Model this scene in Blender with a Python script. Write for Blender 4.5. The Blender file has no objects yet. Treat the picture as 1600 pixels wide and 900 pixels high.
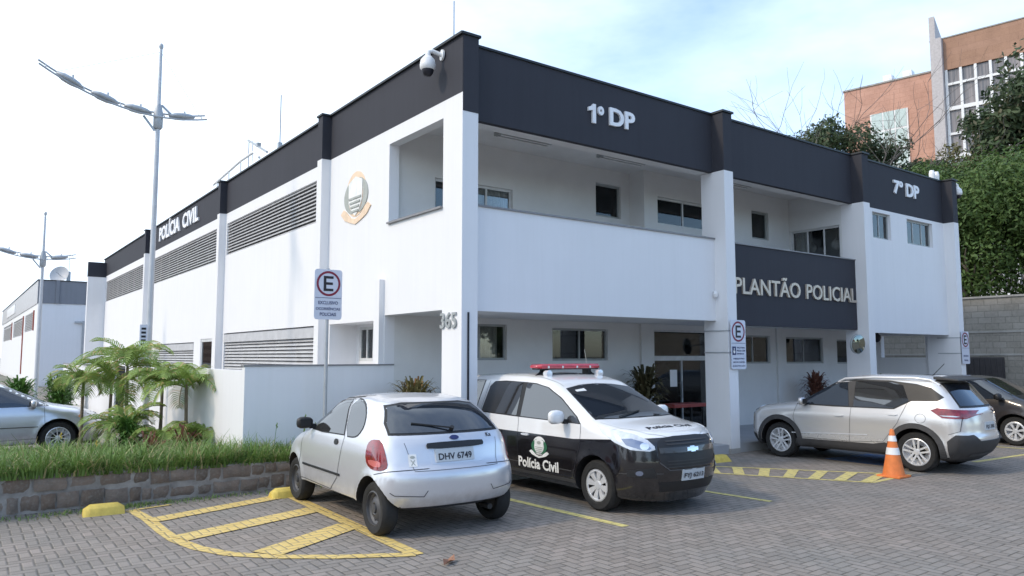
import bpy, bmesh, math, random
import numpy as np
from mathutils import Vector, Matrix
from mathutils.bvhtree import BVHTree
R = math.radians
random.seed(7)
SC = bpy.context.scene
COL = SC.collection

# ------------------------------------------------------------------ camera
cam_d = bpy.data.cameras.new('camera')
cam = bpy.data.objects.new('camera', cam_d)
COL.objects.link(cam)
SC.camera = cam
YAW, PITCH, ROLL = 0.6362, 0.0899, -0.0006
cF = Vector((math.sin(YAW) * math.cos(PITCH), math.cos(YAW) * math.cos(PITCH), math.sin(PITCH)))
cR0 = Vector((math.cos(YAW), -math.sin(YAW), 0))
cU0 = cR0.cross(cF)
cR = cR0 * math.cos(ROLL) + cU0 * math.sin(ROLL)
cU = -cR0 * math.sin(ROLL) + cU0 * math.cos(ROLL)
m = Matrix((cR, cU, -cF)).transposed().to_4x4()
m.translation = Vector((-6.214, -9.707, 1.95))
cam.matrix_world = m
cam_d.sensor_width = 36
cam_d.sensor_fit = 'HORIZONTAL'
cam_d.lens = 36 * 1179.3 / 1600
cam_d.clip_start = 0.05
cam_d.clip_end = 2000

# ------------------------------------------------------------------ world, sun, exposure
SUN_EL, SUN_AZ = 40.0, 14.0      # azimuth: degrees from -X towards +Y
world = bpy.data.worlds.new("World")
SC.world = world
world.use_nodes = True
wn, wl = world.node_tree.nodes, world.node_tree.links
wn.clear()
sky = wn.new('ShaderNodeTexSky')
sky.sky_type = 'NISHITA'
sky.sun_disc = False
sky.sun_elevation = R(SUN_EL)
sdir = Vector((-math.cos(R(SUN_AZ)) * math.cos(R(SUN_EL)), math.sin(R(SUN_AZ)) * math.cos(R(SUN_EL)), math.sin(R(SUN_EL))))
sky.sun_rotation = math.atan2(sdir.x, sdir.y)
sky.air_density = 1.0
sky.dust_density = 0.8
sky.ozone_density = 3.2
tc = wn.new('ShaderNodeTexCoord')
mp = wn.new('ShaderNodeMapping'); mp.inputs['Scale'].default_value = (1, 1, 2.6)
nz = wn.new('ShaderNodeTexNoise'); nz.inputs['Scale'].default_value = 2.2; nz.inputs['Detail'].default_value = 6; nz.inputs['Roughness'].default_value = .55
dt = wn.new('ShaderNodeVectorMath'); dt.operation = 'DOT_PRODUCT'; dt.inputs[1].default_value = (-0.60, 0.62, -0.05)
ad = wn.new('ShaderNodeMath'); ad.operation = 'MULTIPLY_ADD'; ad.inputs[1].default_value = 0.55
cr = wn.new('ShaderNodeMapRange'); cr.inputs['From Min'].default_value = 0.15; cr.inputs['From Max'].default_value = 0.72; cr.clamp = True
mx = wn.new('ShaderNodeMix'); mx.data_type = 'RGBA'; mx.inputs['B'].default_value = (4.3, 4.95, 5.75, 1)
bg = wn.new('ShaderNodeBackground'); bg.inputs['Strength'].default_value = 0.15
wo = wn.new('ShaderNodeOutputWorld')
wl.new(tc.outputs['Generated'], mp.inputs['Vector']); wl.new(mp.outputs[0], nz.inputs['Vector'])
wl.new(tc.outputs['Generated'], dt.inputs[0]); wl.new(dt.outputs['Value'], ad.inputs[0]); wl.new(nz.outputs['Fac'], ad.inputs[2])
wl.new(ad.outputs[0], cr.inputs['Value']); wl.new(cr.outputs[0], mx.inputs['Factor'])
wl.new(sky.outputs[0], mx.inputs['A']); wl.new(mx.outputs['Result'], bg.inputs['Color']); wl.new(bg.outputs[0], wo.inputs['Surface'])
sun_d = bpy.data.lights.new('sun', 'SUN')
sun_d.energy = 0.9
sun_d.angle = R(6.5)
sun_d.color = (1.0, 0.84, 0.64)
sun = bpy.data.objects.new('sun', sun_d)
COL.objects.link(sun)
sun.rotation_euler = (-sdir).to_track_quat('-Z', 'Y').to_euler()
SC.view_settings.view_transform = 'Standard'
SC.view_settings.look = 'None'
SC.view_settings.gamma = 1
SC.view_settings.exposure = 1.10

# ------------------------------------------------------------------ helpers
def tag(o, label=None, cat=None, group=None, kind=None):
    if label: o['label'] = label
    if cat: o['category'] = cat
    if group: o['group'] = group
    if kind: o['kind'] = kind
    return o

def empty(name, loc=(0, 0, 0), rz=0.0, parent=None):
    o = bpy.data.objects.new(name, None)
    o.empty_display_size = .2
    COL.objects.link(o)
    o.location = loc
    o.rotation_euler = (0, 0, rz)
    if parent: o.parent = parent
    return o

def copy_tree(o, parent=None):
    c = o.copy(); COL.objects.link(c); c.parent = parent
    for ch in list(o.children): copy_tree(ch, c)
    return c

class MB:
    def __init__(s): s.v = []; s.f = []; s.m = []; s.mi = 0
    def add(s, vs, fs):
        n = len(s.v); s.v += [tuple(v) for v in vs]
        for f in fs: s.f.append(tuple(i + n for i in f)); s.m.append(s.mi)
        return s
    def box(s, x0, x1, y0, y1, z0, z1):
        if x0 > x1: x0, x1 = x1, x0
        if y0 > y1: y0, y1 = y1, y0
        if z0 > z1: z0, z1 = z1, z0
        return s.add([(x0, y0, z0), (x1, y0, z0), (x1, y1, z0), (x0, y1, z0), (x0, y0, z1), (x1, y0, z1), (x1, y1, z1), (x0, y1, z1)],
                     [(0, 3, 2, 1), (4, 5, 6, 7), (0, 1, 5, 4), (1, 2, 6, 5), (2, 3, 7, 6), (3, 0, 4, 7)])
    def bar(s, a, b, w, h=None, up=(0, 0, 1)):
        h = h or w; a = Vector(a); b = Vector(b); d = (b - a).normalized(); u = Vector(up)
        if abs(d.dot(u)) > .99: u = Vector((1, 0, 0))
        r = d.cross(u).normalized(); u = r.cross(d)
        vs = [p + r * (i * w / 2) + u * (j * h / 2) for p in (a, b) for i, j in ((-1, -1), (1, -1), (1, 1), (-1, 1))]
        return s.add(vs, [(0, 1, 2, 3), (7, 6, 5, 4), (0, 4, 5, 1), (1, 5, 6, 2), (2, 6, 7, 3), (3, 7, 4, 0)])
    def tube(s, pts, rad, n=8, cap=True):
        pts = [Vector(p) for p in pts]; k = len(pts)
        rs = rad if isinstance(rad, (list, tuple)) else [rad] * k
        vs = []; ref = None
        for i, p in enumerate(pts):
            d = (pts[min(i + 1, k - 1)] - pts[max(i - 1, 0)]).normalized()
            if ref is None: ref = Vector((0, 0, 1)) if abs(d.z) < .9 else Vector((1, 0, 0))
            r = d.cross(ref).normalized(); u = r.cross(d).normalized(); ref = u if abs(u.dot(d)) < .9 else ref
            for j in range(n):
                a = 2 * math.pi * j / n; vs.append(p + (r * math.cos(a) + u * math.sin(a)) * rs[i])
        fs = [(i * n + j, i * n + (j + 1) % n, (i + 1) * n + (j + 1) % n, (i + 1) * n + j) for i in range(k - 1) for j in range(n)]
        if cap: fs += [tuple(range(n))[::-1], tuple((k - 1) * n + j for j in range(n))]
        return s.add(vs, fs)
    def lathe(s, prof, c=(0, 0, 0), n=24, axis='z', a0=0, a1=2 * math.pi):
        vs = []; c = Vector(c); k = len(prof); full = abs(a1 - a0 - 2 * math.pi) < 1e-6
        nn = n if full else n + 1
        for r, h in prof:
            for j in range(nn):
                a = a0 + (a1 - a0) * j / n
                p = (r * math.cos(a), r * math.sin(a), h)
                if axis == 'y': p = (p[0], h, p[1])
                if axis == 'x': p = (h, p[0], p[1])
                vs.append(c + Vector(p))
        fs = []
        for i in range(k - 1):
            for j in range(n):
                j2 = (j + 1) % nn
                fs.append((i * nn + j, i * nn + j2, (i + 1) * nn + j2, (i + 1) * nn + j))
        return s.add(vs, fs)
    def prism(s, poly, axis, a, b):
        def P(u, v, w): return {'x': (w, u, v), 'y': (u, w, v), 'z': (u, v, w)}[axis]
        n = len(poly); vs = [P(u, v, a) for u, v in poly] + [P(u, v, b) for u, v in poly]
        return s.add(vs, [tuple(range(n))[::-1], tuple(range(n, 2 * n))] + [(i, (i + 1) % n, n + (i + 1) % n, n + i) for i in range(n)])
    def holes(s, axis, w0, w1, u0, u1, v0, v1, hs):
        """wall slab between w0,w1 along axis; spans u,v; rectangular holes (ua,ub,va,vb)"""
        us = sorted(set([u0, u1] + [min(max(h[i], u0), u1) for h in hs for i in (0, 1)]))
        vv = sorted(set([v0, v1] + [min(max(h[i], v0), v1) for h in hs for i in (2, 3)]))
        def sol(i, j):
            if i < 0 or j < 0 or i >= len(us) - 1 or j >= len(vv) - 1: return False
            cu = (us[i] + us[i + 1]) / 2; cv = (vv[j] + vv[j + 1]) / 2
            return not any(h[0] < cu < h[1] and h[2] < cv < h[3] for h in hs)
        def P(u, v, w): return {'x': (w, u, v), 'y': (u, w, v), 'z': (u, v, w)}[axis]
        for i in range(len(us) - 1):
            for j in range(len(vv) - 1):
                if not sol(i, j): continue
                a, b, c, d = us[i], us[i + 1], vv[j], vv[j + 1]
                s.add([P(a, c, w0), P(b, c, w0), P(b, d, w0), P(a, d, w0)], [(0, 1, 2, 3)])
                s.add([P(a, c, w1), P(b, c, w1), P(b, d, w1), P(a, d, w1)], [(3, 2, 1, 0)])
                if not sol(i - 1, j): s.add([P(a, c, w0), P(a, d, w0), P(a, d, w1), P(a, c, w1)], [(0, 1, 2, 3)])
                if not sol(i + 1, j): s.add([P(b, c, w0), P(b, d, w0), P(b, d, w1), P(b, c, w1)], [(3, 2, 1, 0)])
                if not sol(i, j - 1): s.add([P(a, c, w0), P(b, c, w0), P(b, c, w1), P(a, c, w1)], [(3, 2, 1, 0)])
                if not sol(i, j + 1): s.add([P(a, d, w0), P(b, d, w0), P(b, d, w1), P(a, d, w1)], [(0, 1, 2, 3)])
        return s
    def build(s, name, mats, parent=None, smooth=None, bevel=0, weld=True):
        me = bpy.data.meshes.new(name)
        org = Vector((0, 0, 0)); p = parent
        while p is not None: org += p.location; p = p.parent
        me.from_pydata([tuple(Vector(v) - org) for v in s.v] if org.length else s.v, [], s.f)
        mats = mats if isinstance(mats, (list, tuple)) else [mats]
        for mt in mats: me.materials.append(mt)
        if len(mats) > 1: me.polygons.foreach_set('material_index', s.m)
        bm = bmesh.new(); bm.from_mesh(me)
        if weld: bmesh.ops.remove_doubles(bm, verts=bm.verts, dist=1e-5)
        bmesh.ops.recalc_face_normals(bm, faces=bm.faces)
        if bevel: bmesh.ops.bevel(bm, geom=[e for e in bm.edges if len(e.link_faces) == 2 and e.calc_face_angle(0) > .6], offset=bevel, segments=2, profile=.6, affect='EDGES')
        bm.to_mesh(me); bm.free()
        if smooth is not None:
            me.polygons.foreach_set('use_smooth', [True] * len(me.polygons))
            me.set_sharp_from_angle(angle=R(smooth))
        me.update()
        o = bpy.data.objects.new(name, me); COL.objects.link(o)
        if parent: o.parent = parent
        return o

_tc = {}
def text_geo(txt, bold=0.0):
    """flat text geometry scaled to a unit box"""
    key = (txt, bold)
    if key in _tc: return _tc[key]
    cu = bpy.data.curves.new('lettering', 'FONT'); cu.body = txt; cu.offset = bold; cu.resolution_u = 3; cu.fill_mode = 'FRONT'
    ob = bpy.data.objects.new('lettering', cu); COL.objects.link(ob)
    dg = bpy.context.evaluated_depsgraph_get(); me = ob.evaluated_get(dg).to_mesh()
    v = np.array([tuple(p.co) for p in me.vertices]); f = [tuple(p.vertices) for p in me.polygons]
    ob.evaluated_get(dg).to_mesh_clear(); bpy.data.objects.remove(ob); bpy.data.curves.remove(cu)
    mn, mxx = v[:, :2].min(0), v[:, :2].max(0)
    v = (v[:, :2] - mn) / (mxx - mn)
    _tc[key] = (v, f); return v, f

def text_obj(name, txt, mat, parent, fr, w, h, th=.03, bold=.02):
    """fr(u, v, d) -> world point; u right, v up, d out of the wall"""
    v, f = text_geo(txt, bold)
    mb = MB(); n = len(v)
    front = [fr(a * w, b * h, th) for a, b in v]; back = [fr(a * w, b * h, 0.0) for a, b in v]
    ec = {}
    for p in f:
        for i in range(len(p)):
            e = (p[i], p[(i + 1) % len(p)]); k = tuple(sorted(e)); ec.setdefault(k, []).append(e)
    fs = list(f)
    for k, l in ec.items():
        if len(l) == 1:
            a, b = l[0]; fs.append((b, a, a + n, b + n))
    mb.add(front + back, fs)
    return mb.build(name, mat, parent, weld=False)

# ------------------------------------------------------------------ materials
class NT:
    def __init__(s, name):
        s.mat = bpy.data.materials.new(name); s.mat.use_nodes = True
        s.t = s.mat.node_tree; s.b = s.t.nodes['Principled BSDF']; s.out = s.t.nodes['Material Output']
    def n(s, t, **k):
        x = s.t.nodes.new(t)
        for a, b in k.items():
            if a in x.inputs.keys() if not hasattr(x, a) else False: x.inputs[a].default_value = b
            else: setattr(x, a, b)
        return x
    def l(s, a, b): s.t.links.new(a, b)
    def val(s, x, inp):
        if isinstance(x, (int, float)): inp.default_value = x
        else: s.l(x, inp)
    def m(s, op, a, b=None, c=None, clamp=False):
        x = s.t.nodes.new('ShaderNodeMath'); x.operation = op; x.use_clamp = clamp
        s.val(a, x.inputs[0])
        if b is not None: s.val(b, x.inputs[1])
        if c is not None: s.val(c, x.inputs[2])
        return x.outputs[0]
    def coord(s, which='Object', scale=(1, 1, 1)):
        tc = s.t.nodes.new('ShaderNodeTexCoord'); mp = s.t.nodes.new('ShaderNodeMapping'); mp.inputs['Scale'].default_value = scale
        s.l(tc.outputs[which], mp.inputs['Vector']); return mp.outputs[0]
    def noise(s, vec, scale, detail=4, rough=.5):
        x = s.t.nodes.new('ShaderNodeTexNoise'); x.inputs['Scale'].default_value = scale; x.inputs['Detail'].default_value = detail; x.inputs['Roughness'].default_value = rough
        s.l(vec, x.inputs['Vector']); return x.outputs['Fac']
    def rng(s, v, a, b, c=0., d=1.):
        x = s.t.nodes.new('ShaderNodeMapRange'); x.clamp = True; s.l(v, x.inputs['Value'])
        for k, w in (('From Min', a), ('From Max', b), ('To Min', c), ('To Max', d)): x.inputs[k].default_value = w
        return x.outputs[0]
    def mix(s, fac, a, b):
        x = s.t.nodes.new('ShaderNodeMix'); x.data_type = 'RGBA'; s.val(fac, x.inputs['Factor'])
        for k, w in (('A', a), ('B', b)):
            if isinstance(w, tuple): x.inputs[k].default_value = (*w[:3], 1)
            else: s.l(w, x.inputs[k])
        return x.outputs['Result']
    def bump(s, h, strength=.3, dist=.01):
        x = s.t.nodes.new('ShaderNodeBump'); x.inputs['Strength'].default_value = strength; x.inputs['Distance'].default_value = dist
        s.l(h, x.inputs['Height']); s.l(x.outputs[0], s.b.inputs['Normal'])
    def set(s, **k):
        for a, b in k.items():
            i = s.b.inputs[a.replace('_', ' ')]
            if isinstance(b, tuple): i.default_value = (*b[:3], 1)
            elif isinstance(b, (int, float)): i.default_value = b
            else: s.l(b, i)
        return s

def simple(name, col, rough=.5, metal=0., var=.12, scale=6., bump=0., coat=0., spec=None):
    t = NT(name); c = t.coord(); n = t.noise(c, scale, 5, .6)
    f = t.rng(n, .3, .7)
    lo = tuple(x * (1 - var) for x in col); hi = tuple(min(1, x * (1 + var)) for x in col)
    t.set(Base_Color=t.mix(f, lo, hi), Roughness=rough, Metallic=metal, Coat_Weight=coat)
    if spec is not None: t.set(Specular_IOR_Level=spec)
    if bump: t.bump(t.noise(c, scale * 12, 3), bump, .01)
    return t.mat

def wall_mat(name, col, streak=.12, top=7.0):
    t = NT(name); c = t.coord(); n1 = t.noise(c, .9, 4, .6); n2 = t.noise(t.coord(scale=(5, 5, .22)), 1.6, 5, .65); n3 = t.noise(c, 70, 3)
    f = t.m('ADD', t.m('MULTIPLY', t.rng(n1, .35, .7), .5), t.m('MULTIPLY', t.rng(n2, .42, .75), .6))
    dirt = tuple(x * k for x, k in zip(col, (1 - streak, 1 - streak * .98, 1 - streak * 1.1)))
    base = t.mix(t.m('MULTIPLY', f, 1.0, clamp=True), col, dirt)
    sp = t.n('ShaderNodeSeparateXYZ'); t.l(c, sp.inputs[0])
    low = t.rng(sp.outputs['Z'], 0., .35, 1., 0.)
    base = t.mix(t.m('MULTIPLY', low, t.rng(n1, .3, .7, .1, .55)), base, (.42, .37, .31))
    t.set(Base_Color=base, Roughness=.75, Specular_IOR_Level=.25)
    t.bump(n3, .25, .004)
    return t.mat

M = {}
M['white'] = wall_mat('white_plaster', (.80, .80, .815), .05)
M['soffit'] = simple('soffit_paint', (.74, .74, .735), .8, var=.06, scale=1.5)
M['inner'] = simple('inner_wall_paint', (.70, .70, .69), .8, var=.05, scale=1.2)
M['dark'] = wall_mat('charcoal_plaster', (.044, .045, .056), .12)
M['cap'] = simple('parapet_cap', (.012, .014, .016), .5)
M['louvre'] = simple('grey_louvre', (.50, .50, .51), .5, var=.12, scale=3)
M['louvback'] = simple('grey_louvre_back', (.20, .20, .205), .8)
M['sill'] = simple('grey_granite_sill', (.22, .22, .23), .5)
M['frame'] = simple('white_aluminium', (.62, .63, .63), .4)
M['gframe'] = simple('grey_aluminium', (.33, .35, .35), .4)
M['letter'] = simple('brushed_letter', (.82, .82, .84), .45, var=.06)
M['letter2'] = simple('steel_letter', (.52, .45, .38), .4, .3, var=.1)
M['steel'] = simple('galvanised_steel', (.42, .44, .46), .45, .3, var=.1)
M['white_paint'] = simple('white_enamel', (.8, .8, .8), .35, var=.05)
M['black'] = simple('black_plastic', (.015, .015, .016), .5, var=.2)
M['rubber'] = simple('tyre_rubber', (.018, .018, .018), .8, var=.25, scale=20)
M['curtain'] = simple('curtain_cloth', (.80, .81, .79), .9, var=.15, scale=3)
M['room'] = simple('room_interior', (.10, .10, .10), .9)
M['concrete'] = simple('grey_concrete', (.34, .33, .31), .85, var=.2, scale=2, bump=.3)
M['floor'] = simple('porch_floor', (.36, .37, .39), .6, var=.08, scale=2)
M['gold'] = simple('gold_emblem', (.80, .60, .42), .5, 0)
M['grey_e'] = simple('grey_emblem', (.38, .40, .37), .6)
M['whi_e'] = simple('white_emblem', (.8, .8, .78), .5)
M['green_e'] = simple('green_emblem', (.03, .14, .07), .5)
M['blk'] = simple('black_ink', (.012, .012, .02), .5)
M['navy'] = simple('navy_ink', (.02, .03, .12), .5)
M['redink'] = simple('dark_red_ink', (.22, .012, .04), .5)
M['yellow_c'] = simple('yellow_kerb_paint', (.62, .47, .10), .7, var=.18, scale=9, bump=.3)
M['orange'] = simple('orange_cone', (.72, .20, .05), .6, var=.12, scale=10)
M['soil'] = simple('dark_soil', (.06, .045, .03), .95, var=.4, scale=9, bump=.6)
M['bark'] = simple('bark', (.16, .13, .10), .9, var=.3, scale=14, bump=.6)
M['twig'] = simple('grey_twig', (.17, .15, .14), .9, var=.2)
M['pot'] = simple('clay_pot', (.20, .10, .06), .8)

def glass_mat(name, tint=(.02, .025, .03), tr=.5, f0=1.6):
    t = NT(name)
    fr = t.n('ShaderNodeFresnel'); fr.inputs['IOR'].default_value = f0
    g = t.n('ShaderNodeBsdfGlossy'); g.inputs['Roughness'].default_value = .02; g.inputs['Color'].default_value = (.9, .93, .95, 1)
    tr_ = t.n('ShaderNodeBsdfTransparent'); tr_.inputs['Color'].default_value = (tr, tr * 1.01, tr, 1)
    d = t.n('ShaderNodeBsdfDiffuse'); d.inputs['Color'].default_value = (*tint, 1)
    a = t.n('ShaderNodeMixShader'); a.inputs[0].default_value = .12; t.l(tr_.outputs[0], a.inputs[1]); t.l(d.outputs[0], a.inputs[2])
    b = t.n('ShaderNodeMixShader'); t.l(fr.outputs[0], b.inputs[0]); t.l(a.outputs[0], b.inputs[1]); t.l(g.outputs[0], b.inputs[2])
    t.l(b.outputs[0], t.out.inputs['Surface']); t.t.nodes.remove(t.b)
    return t.mat
M['glass'] = glass_mat('window_glass', tr=.85)

def leaf_mat(name, c1, c2, dry=None, sc=1.2):
    t = NT(name); gi = t.n('ShaderNodeNewGeometry'); ob = t.coord()
    n = t.noise(ob, sc, 3)
    col = t.mix(t.rng(n, .3, .7), c1, c2)
    col = t.mix(t.m('MULTIPLY', gi.outputs['Random Per Island'], .55), col, tuple(min(1, x * 1.8) for x in c2))
    if dry:
        col = t.mix(t.m('GREATER_THAN', gi.outputs['Random Per Island'], .88), col, dry)
    t.set(Base_Color=col, Roughness=.55, Specular_IOR_Level=.3)
    tl = t.n('ShaderNodeBsdfTranslucent'); t.l(col, tl.inputs['Color'])
    mxs = t.n('ShaderNodeMixShader'); mxs.inputs[0].default_value = .25
    t.l(t.b.outputs[0], mxs.inputs[1]); t.l(tl.outputs[0], mxs.inputs[2]); t.l(mxs.outputs[0], t.out.inputs['Surface'])
    return t.mat
M['grass'] = leaf_mat('long_grass', (.085, .165, .038), (.18, .27, .075), (.48, .42, .22), sc=3)
M['palm'] = leaf_mat('palm_leaf', (.13, .22, .045), (.27, .36, .10), (.52, .42, .18))
M['bush'] = leaf_mat('bush_leaf', (.03, .09, .015), (.09, .18, .035))
M['tree1'] = leaf_mat('tree_leaf_bright', (.026, .055, .015), (.085, .135, .036), sc=.7)
M['tree2'] = leaf_mat('tree_leaf_dark', (.030, .050, .028), (.075, .105, .050), (.13, .12, .07), sc=.5)
M['tree3'] = leaf_mat('tree_leaf_brown', (.06, .06, .025), (.14, .13, .06), sc=.5)
M['red_leaf'] = leaf_mat('red_bromeliad_leaf', (.09, .04, .03), (.20, .09, .06))
M['pot_leaf'] = leaf_mat('croton_leaf', (.05, .06, .02), (.18, .15, .06), (.30, .16, .06), sc=3)
M['pot_leaf2'] = leaf_mat('dark_shrub_leaf', (.03, .035, .015), (.12, .10, .05))

def paver_nodes(t):
    """90 degree herringbone of 2:1 blocks from object coordinates; returns colour, joint mask, height"""
    W = .105
    tc = t.n('ShaderNodeTexCoord'); sp = t.n('ShaderNodeSeparateXYZ'); t.l(tc.outputs['Object'], sp.inputs[0])
    wob = t.noise(tc.outputs['Object'], 1.3, 2)
    x = t.m('MULTIPLY_ADD', sp.outputs['X'], 1 / W, t.m('MULTIPLY', wob, .5)); y = t.m('MULTIPLY_ADD', sp.outputs['Y'], 1 / W, t.m('MULTIPLY', wob, -.45))
    i = t.m('FLOOR', x); j = t.m('FLOOR', y); fx = t.m('SUBTRACT', x, i); fy = t.m('SUBTRACT', y, j)
    md = t.m('FLOORED_MODULO', t.m('SUBTRACT', i, j), 4.0)
    def eq(k): return t.m('COMPARE', md, float(k), .1)
    e0, e1, e2, e3 = eq(0), eq(1), eq(2), eq(3)
    rx = t.m('SUBTRACT', 1., fx); ry = t.m('SUBTRACT', 1., fy)
    left = t.m('ADD', fx, t.m('MULTIPLY', e1, 9)); right = t.m('ADD', rx, t.m('MULTIPLY', e0, 9))
    bot = t.m('ADD', fy, t.m('MULTIPLY', e2, 9)); top = t.m('ADD', ry, t.m('MULTIPLY', e3, 9))
    d = t.m('MINIMUM', t.m('MINIMUM', left, right), t.m('MINIMUM', bot, top))
    cmb = t.n('ShaderNodeCombineXYZ'); t.l(t.m('SUBTRACT', i, e1), cmb.inputs[0]); t.l(t.m('SUBTRACT', j, e2), cmb.inputs[1])
    wn_ = t.n('ShaderNodeTexWhiteNoise'); wn_.noise_dimensions = '3D'; t.l(cmb.outputs[0], wn_.inputs['Vector'])
    rv = wn_.outputs['Value']
    h = t.rng(d, .02, .16)
    c = tc.outputs['Object']
    big = t.noise(c, .35, 4, .6); fine = t.noise(c, 60, 4, .7); mid = t.noise(c, 2.2, 4, .6)
    col = t.mix(rv, (.212, .176, .148), (.300, .254, .218))
    col = t.mix(t.m('MULTIPLY', t.rng(wn_.outputs['Value'], .8, 1.), .5), col, (.30, .24, .21))
    col = t.mix(t.m('MULTIPLY', t.rng(big, .4, .65), .55), col, (.20, .205, .195))
    col = t.mix(t.m('MULTIPLY', t.rng(mid, .45, .75), .45), col, (.15, .14, .125))
    col = t.mix(t.m('MULTIPLY', t.rng(t.noise(c, .9, 5, .7), .58, .72), .5), col, (.12, .115, .10))
    col = t.mix(t.m('MULTIPLY', t.rng(t.noise(t.coord(scale=(1, .25, 1)), 1.1, 4, .6), .55, .7), .35), col, (.30, .27, .24))
    col = t.mix(t.rng(fine, .35, .75, 0, .35), col, (.40, .38, .36))
    j_ = t.rng(d, .035, .10, 1., 0.)
    col = t.mix(t.m('MULTIPLY', j_, t.rng(t.noise(c, 5, 3), .3, .6, .35, .85)), col, (.085, .078, .064))
    hh = t.m('ADD', h, t.m('ADD', t.m('MULTIPLY', rv, .35), t.m('MULTIPLY', fine, .3)))
    return col, j_, hh, c, fine
t = NT('interlocking_pavers'); col, jn, hh, c, fine = paver_nodes(t)
t.set(Base_Color=col, Roughness=.82, Specular_IOR_Level=.25); t.bump(hh, .55, .012); M['paver'] = t.mat
t = NT('worn_yellow_paint'); col, jn, hh, c, fine = paver_nodes(t)
wear = t.m('MAXIMUM', t.m('MULTIPLY', jn, .7), t.rng(t.noise(c, 14, 5, .7), .60, .72))
t.set(Base_Color=t.mix(wear, t.mix(t.noise(c, 3, 3), (.60, .42, .12), (.72, .54, .20)), col), Roughness=.75); t.bump(hh, .5, .012); M['ypaint'] = t.mat
t = NT('pale_yellow_paint'); col, jn, hh, c, fine = paver_nodes(t)
wear = t.m('MAXIMUM', t.m('MULTIPLY', jn, .6), t.rng(t.noise(c, 10, 5, .7), .52, .70, 0, .8))
t.set(Base_Color=t.mix(wear, (.66, .56, .20), col), Roughness=.75); t.bump(hh, .5, .012); M['ypale'] = t.mat
t = NT('blue_paint'); col, jn, hh, c, fine = paver_nodes(t)
wear = t.m('MAXIMUM', t.m('MULTIPLY', jn, .6), t.rng(t.noise(c, 8, 5, .7), .45, .70, 0, .9))
t.set(Base_Color=t.mix(wear, (.10, .20, .42), col), Roughness=.75); M['blue'] = t.mat

def block_mat(name, cols, bw, bh, mortar, axes='YZ', ms=.03, rough=.9):
    t = NT(name); tc = t.n('ShaderNodeTexCoord'); sp = t.n('ShaderNodeSeparateXYZ'); t.l(tc.outputs['Object'], sp.inputs[0])
    cb = t.n('ShaderNodeCombineXYZ'); t.l(sp.outputs[axes[0]], cb.inputs[0]); t.l(sp.outputs[axes[1]], cb.inputs[1])
    br = t.n('ShaderNodeTexBrick'); t.l(cb.outputs[0], br.inputs['Vector'])
    br.inputs['Scale'].default_value = 1; br.inputs['Brick Width'].default_value = bw; br.inputs['Row Height'].default_value = bh
    br.inputs['Mortar Size'].default_value = ms; br.inputs['Mortar Smooth'].default_value = .3; br.inputs['Bias'].default_value = 0
    br.inputs['Color1'].default_value = (*cols[0], 1); br.inputs['Color2'].default_value = (*cols[1], 1); br.inputs['Mortar'].default_value = (*mortar, 1)
    n = t.noise(tc.outputs['Object'], .8, 5, .65); n2 = t.noise(tc.outputs['Object'], 12, 4, .6)
    col = t.mix(t.rng(n, .4, .75, 0, .5), br.outputs['Color'], tuple(x * .55 for x in cols[0]))
    col = t.mix(t.rng(n2, .4, .8, 0, .3), col, tuple(min(1, x * 1.4) for x in cols[1]))
    t.set(Base_Color=col, Roughness=rough, Specular_IOR_Level=.2)
    t.bump(t.m('ADD', t.m('MULTIPLY', br.outputs['Fac'], -1.), t.m('MULTIPLY', n2, .5)), .5, .01)
    return t.mat
M['blockwall'] = block_mat('concrete_blocks', ((.26, .245, .215), (.33, .31, .28)), .4, .2, (.20, .19, .17), 'YZ', .012)
M['brick'] = block_mat('terracotta_cladding', ((.54, .31, .235), (.58, .34, .26)), .9, .45, (.36, .17, .10), 'YZ', .008)
M['brick2'] = block_mat('brown_cladding', ((.38, .23, .16), (.41, .25, .18)), 1.2, .6, (.26, .15, .11), 'YZ', .008)
# ------------------------------------------------------------------ ground
def sheet(name, poly, z, mat, parent=None):
    mb = MB(); mb.add([(x, y, z) for x, y in poly], [tuple(range(len(poly)))]); return mb.build(name, mat, parent)
M['far'] = simple('distant_ground', (.16, .16, .13), .95, var=.3, scale=.05)
tag(sheet('ground', [(-900, -900), (900, -900), (900, 900), (-900, 900)], -.02, M['far']), kind='structure')
tag(sheet('pavement', [(-45, -45), (20.9, -45), (20.9, 60), (-45, 60)], 0, M['paver']), kind='structure')

# ------------------------------------------------------------------ police station
T, ZF, ZL = 7.05, 5.78, 6.08
PST = empty('police_station')
tag(PST, 'two storey white police station with a charcoal parapet, balconies and raised lettering', 'building')
def part(name, mb, mat, parent=PST, **k): return mb.build(name, mat, parent, **k)

LUP = [(5.89, 12.60, 4.84, 5.78), (13.55, 23.10, 4.76, 5.78), (24.3, 34.0, 4.74, 5.78)]
LLO = [(5.86, 12.55, 1.25, 2.60), (15.9, 21.8, 1.3, 2.40)]
mb = MB()
mb.holes('x', 0, .2, .576, 34.9, 0, ZL, [(.576, 2.46, 4.35, 5.80), (.576, 2.56, -1, 2.68), (2.90, 5.02, 1.0, 2.6), (13.78, 15.08, .95, 2.48)] + LUP + LLO)
part('wall', mb, M['white'])                                          # long left wall
mb = MB(); mb.box(0, .24, .0, .575, 0, ZL); mb.box(.24, .293, 0, .6, 0, ZF)
part('column', mb, M['white'])                                        # corner column
mb = MB(); mb.box(-.002, .2, .002, 34.9, ZL, T - .04); part('parapet', mb, M['dark'])
mb = MB(); mb.box(.003, .296, -.006, .29, ZF, T - .04); part('parapet', mb, M['dark'])
mb = MB(); mb.box(.25, 17.0, .293, .40, ZF, T - .04)
for x in (6.396, 11.844, 16.75): mb.box(x, x + .293, 0, .30, ZF + .001, T - .045)
part('parapet', mb, M['dark'])
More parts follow.
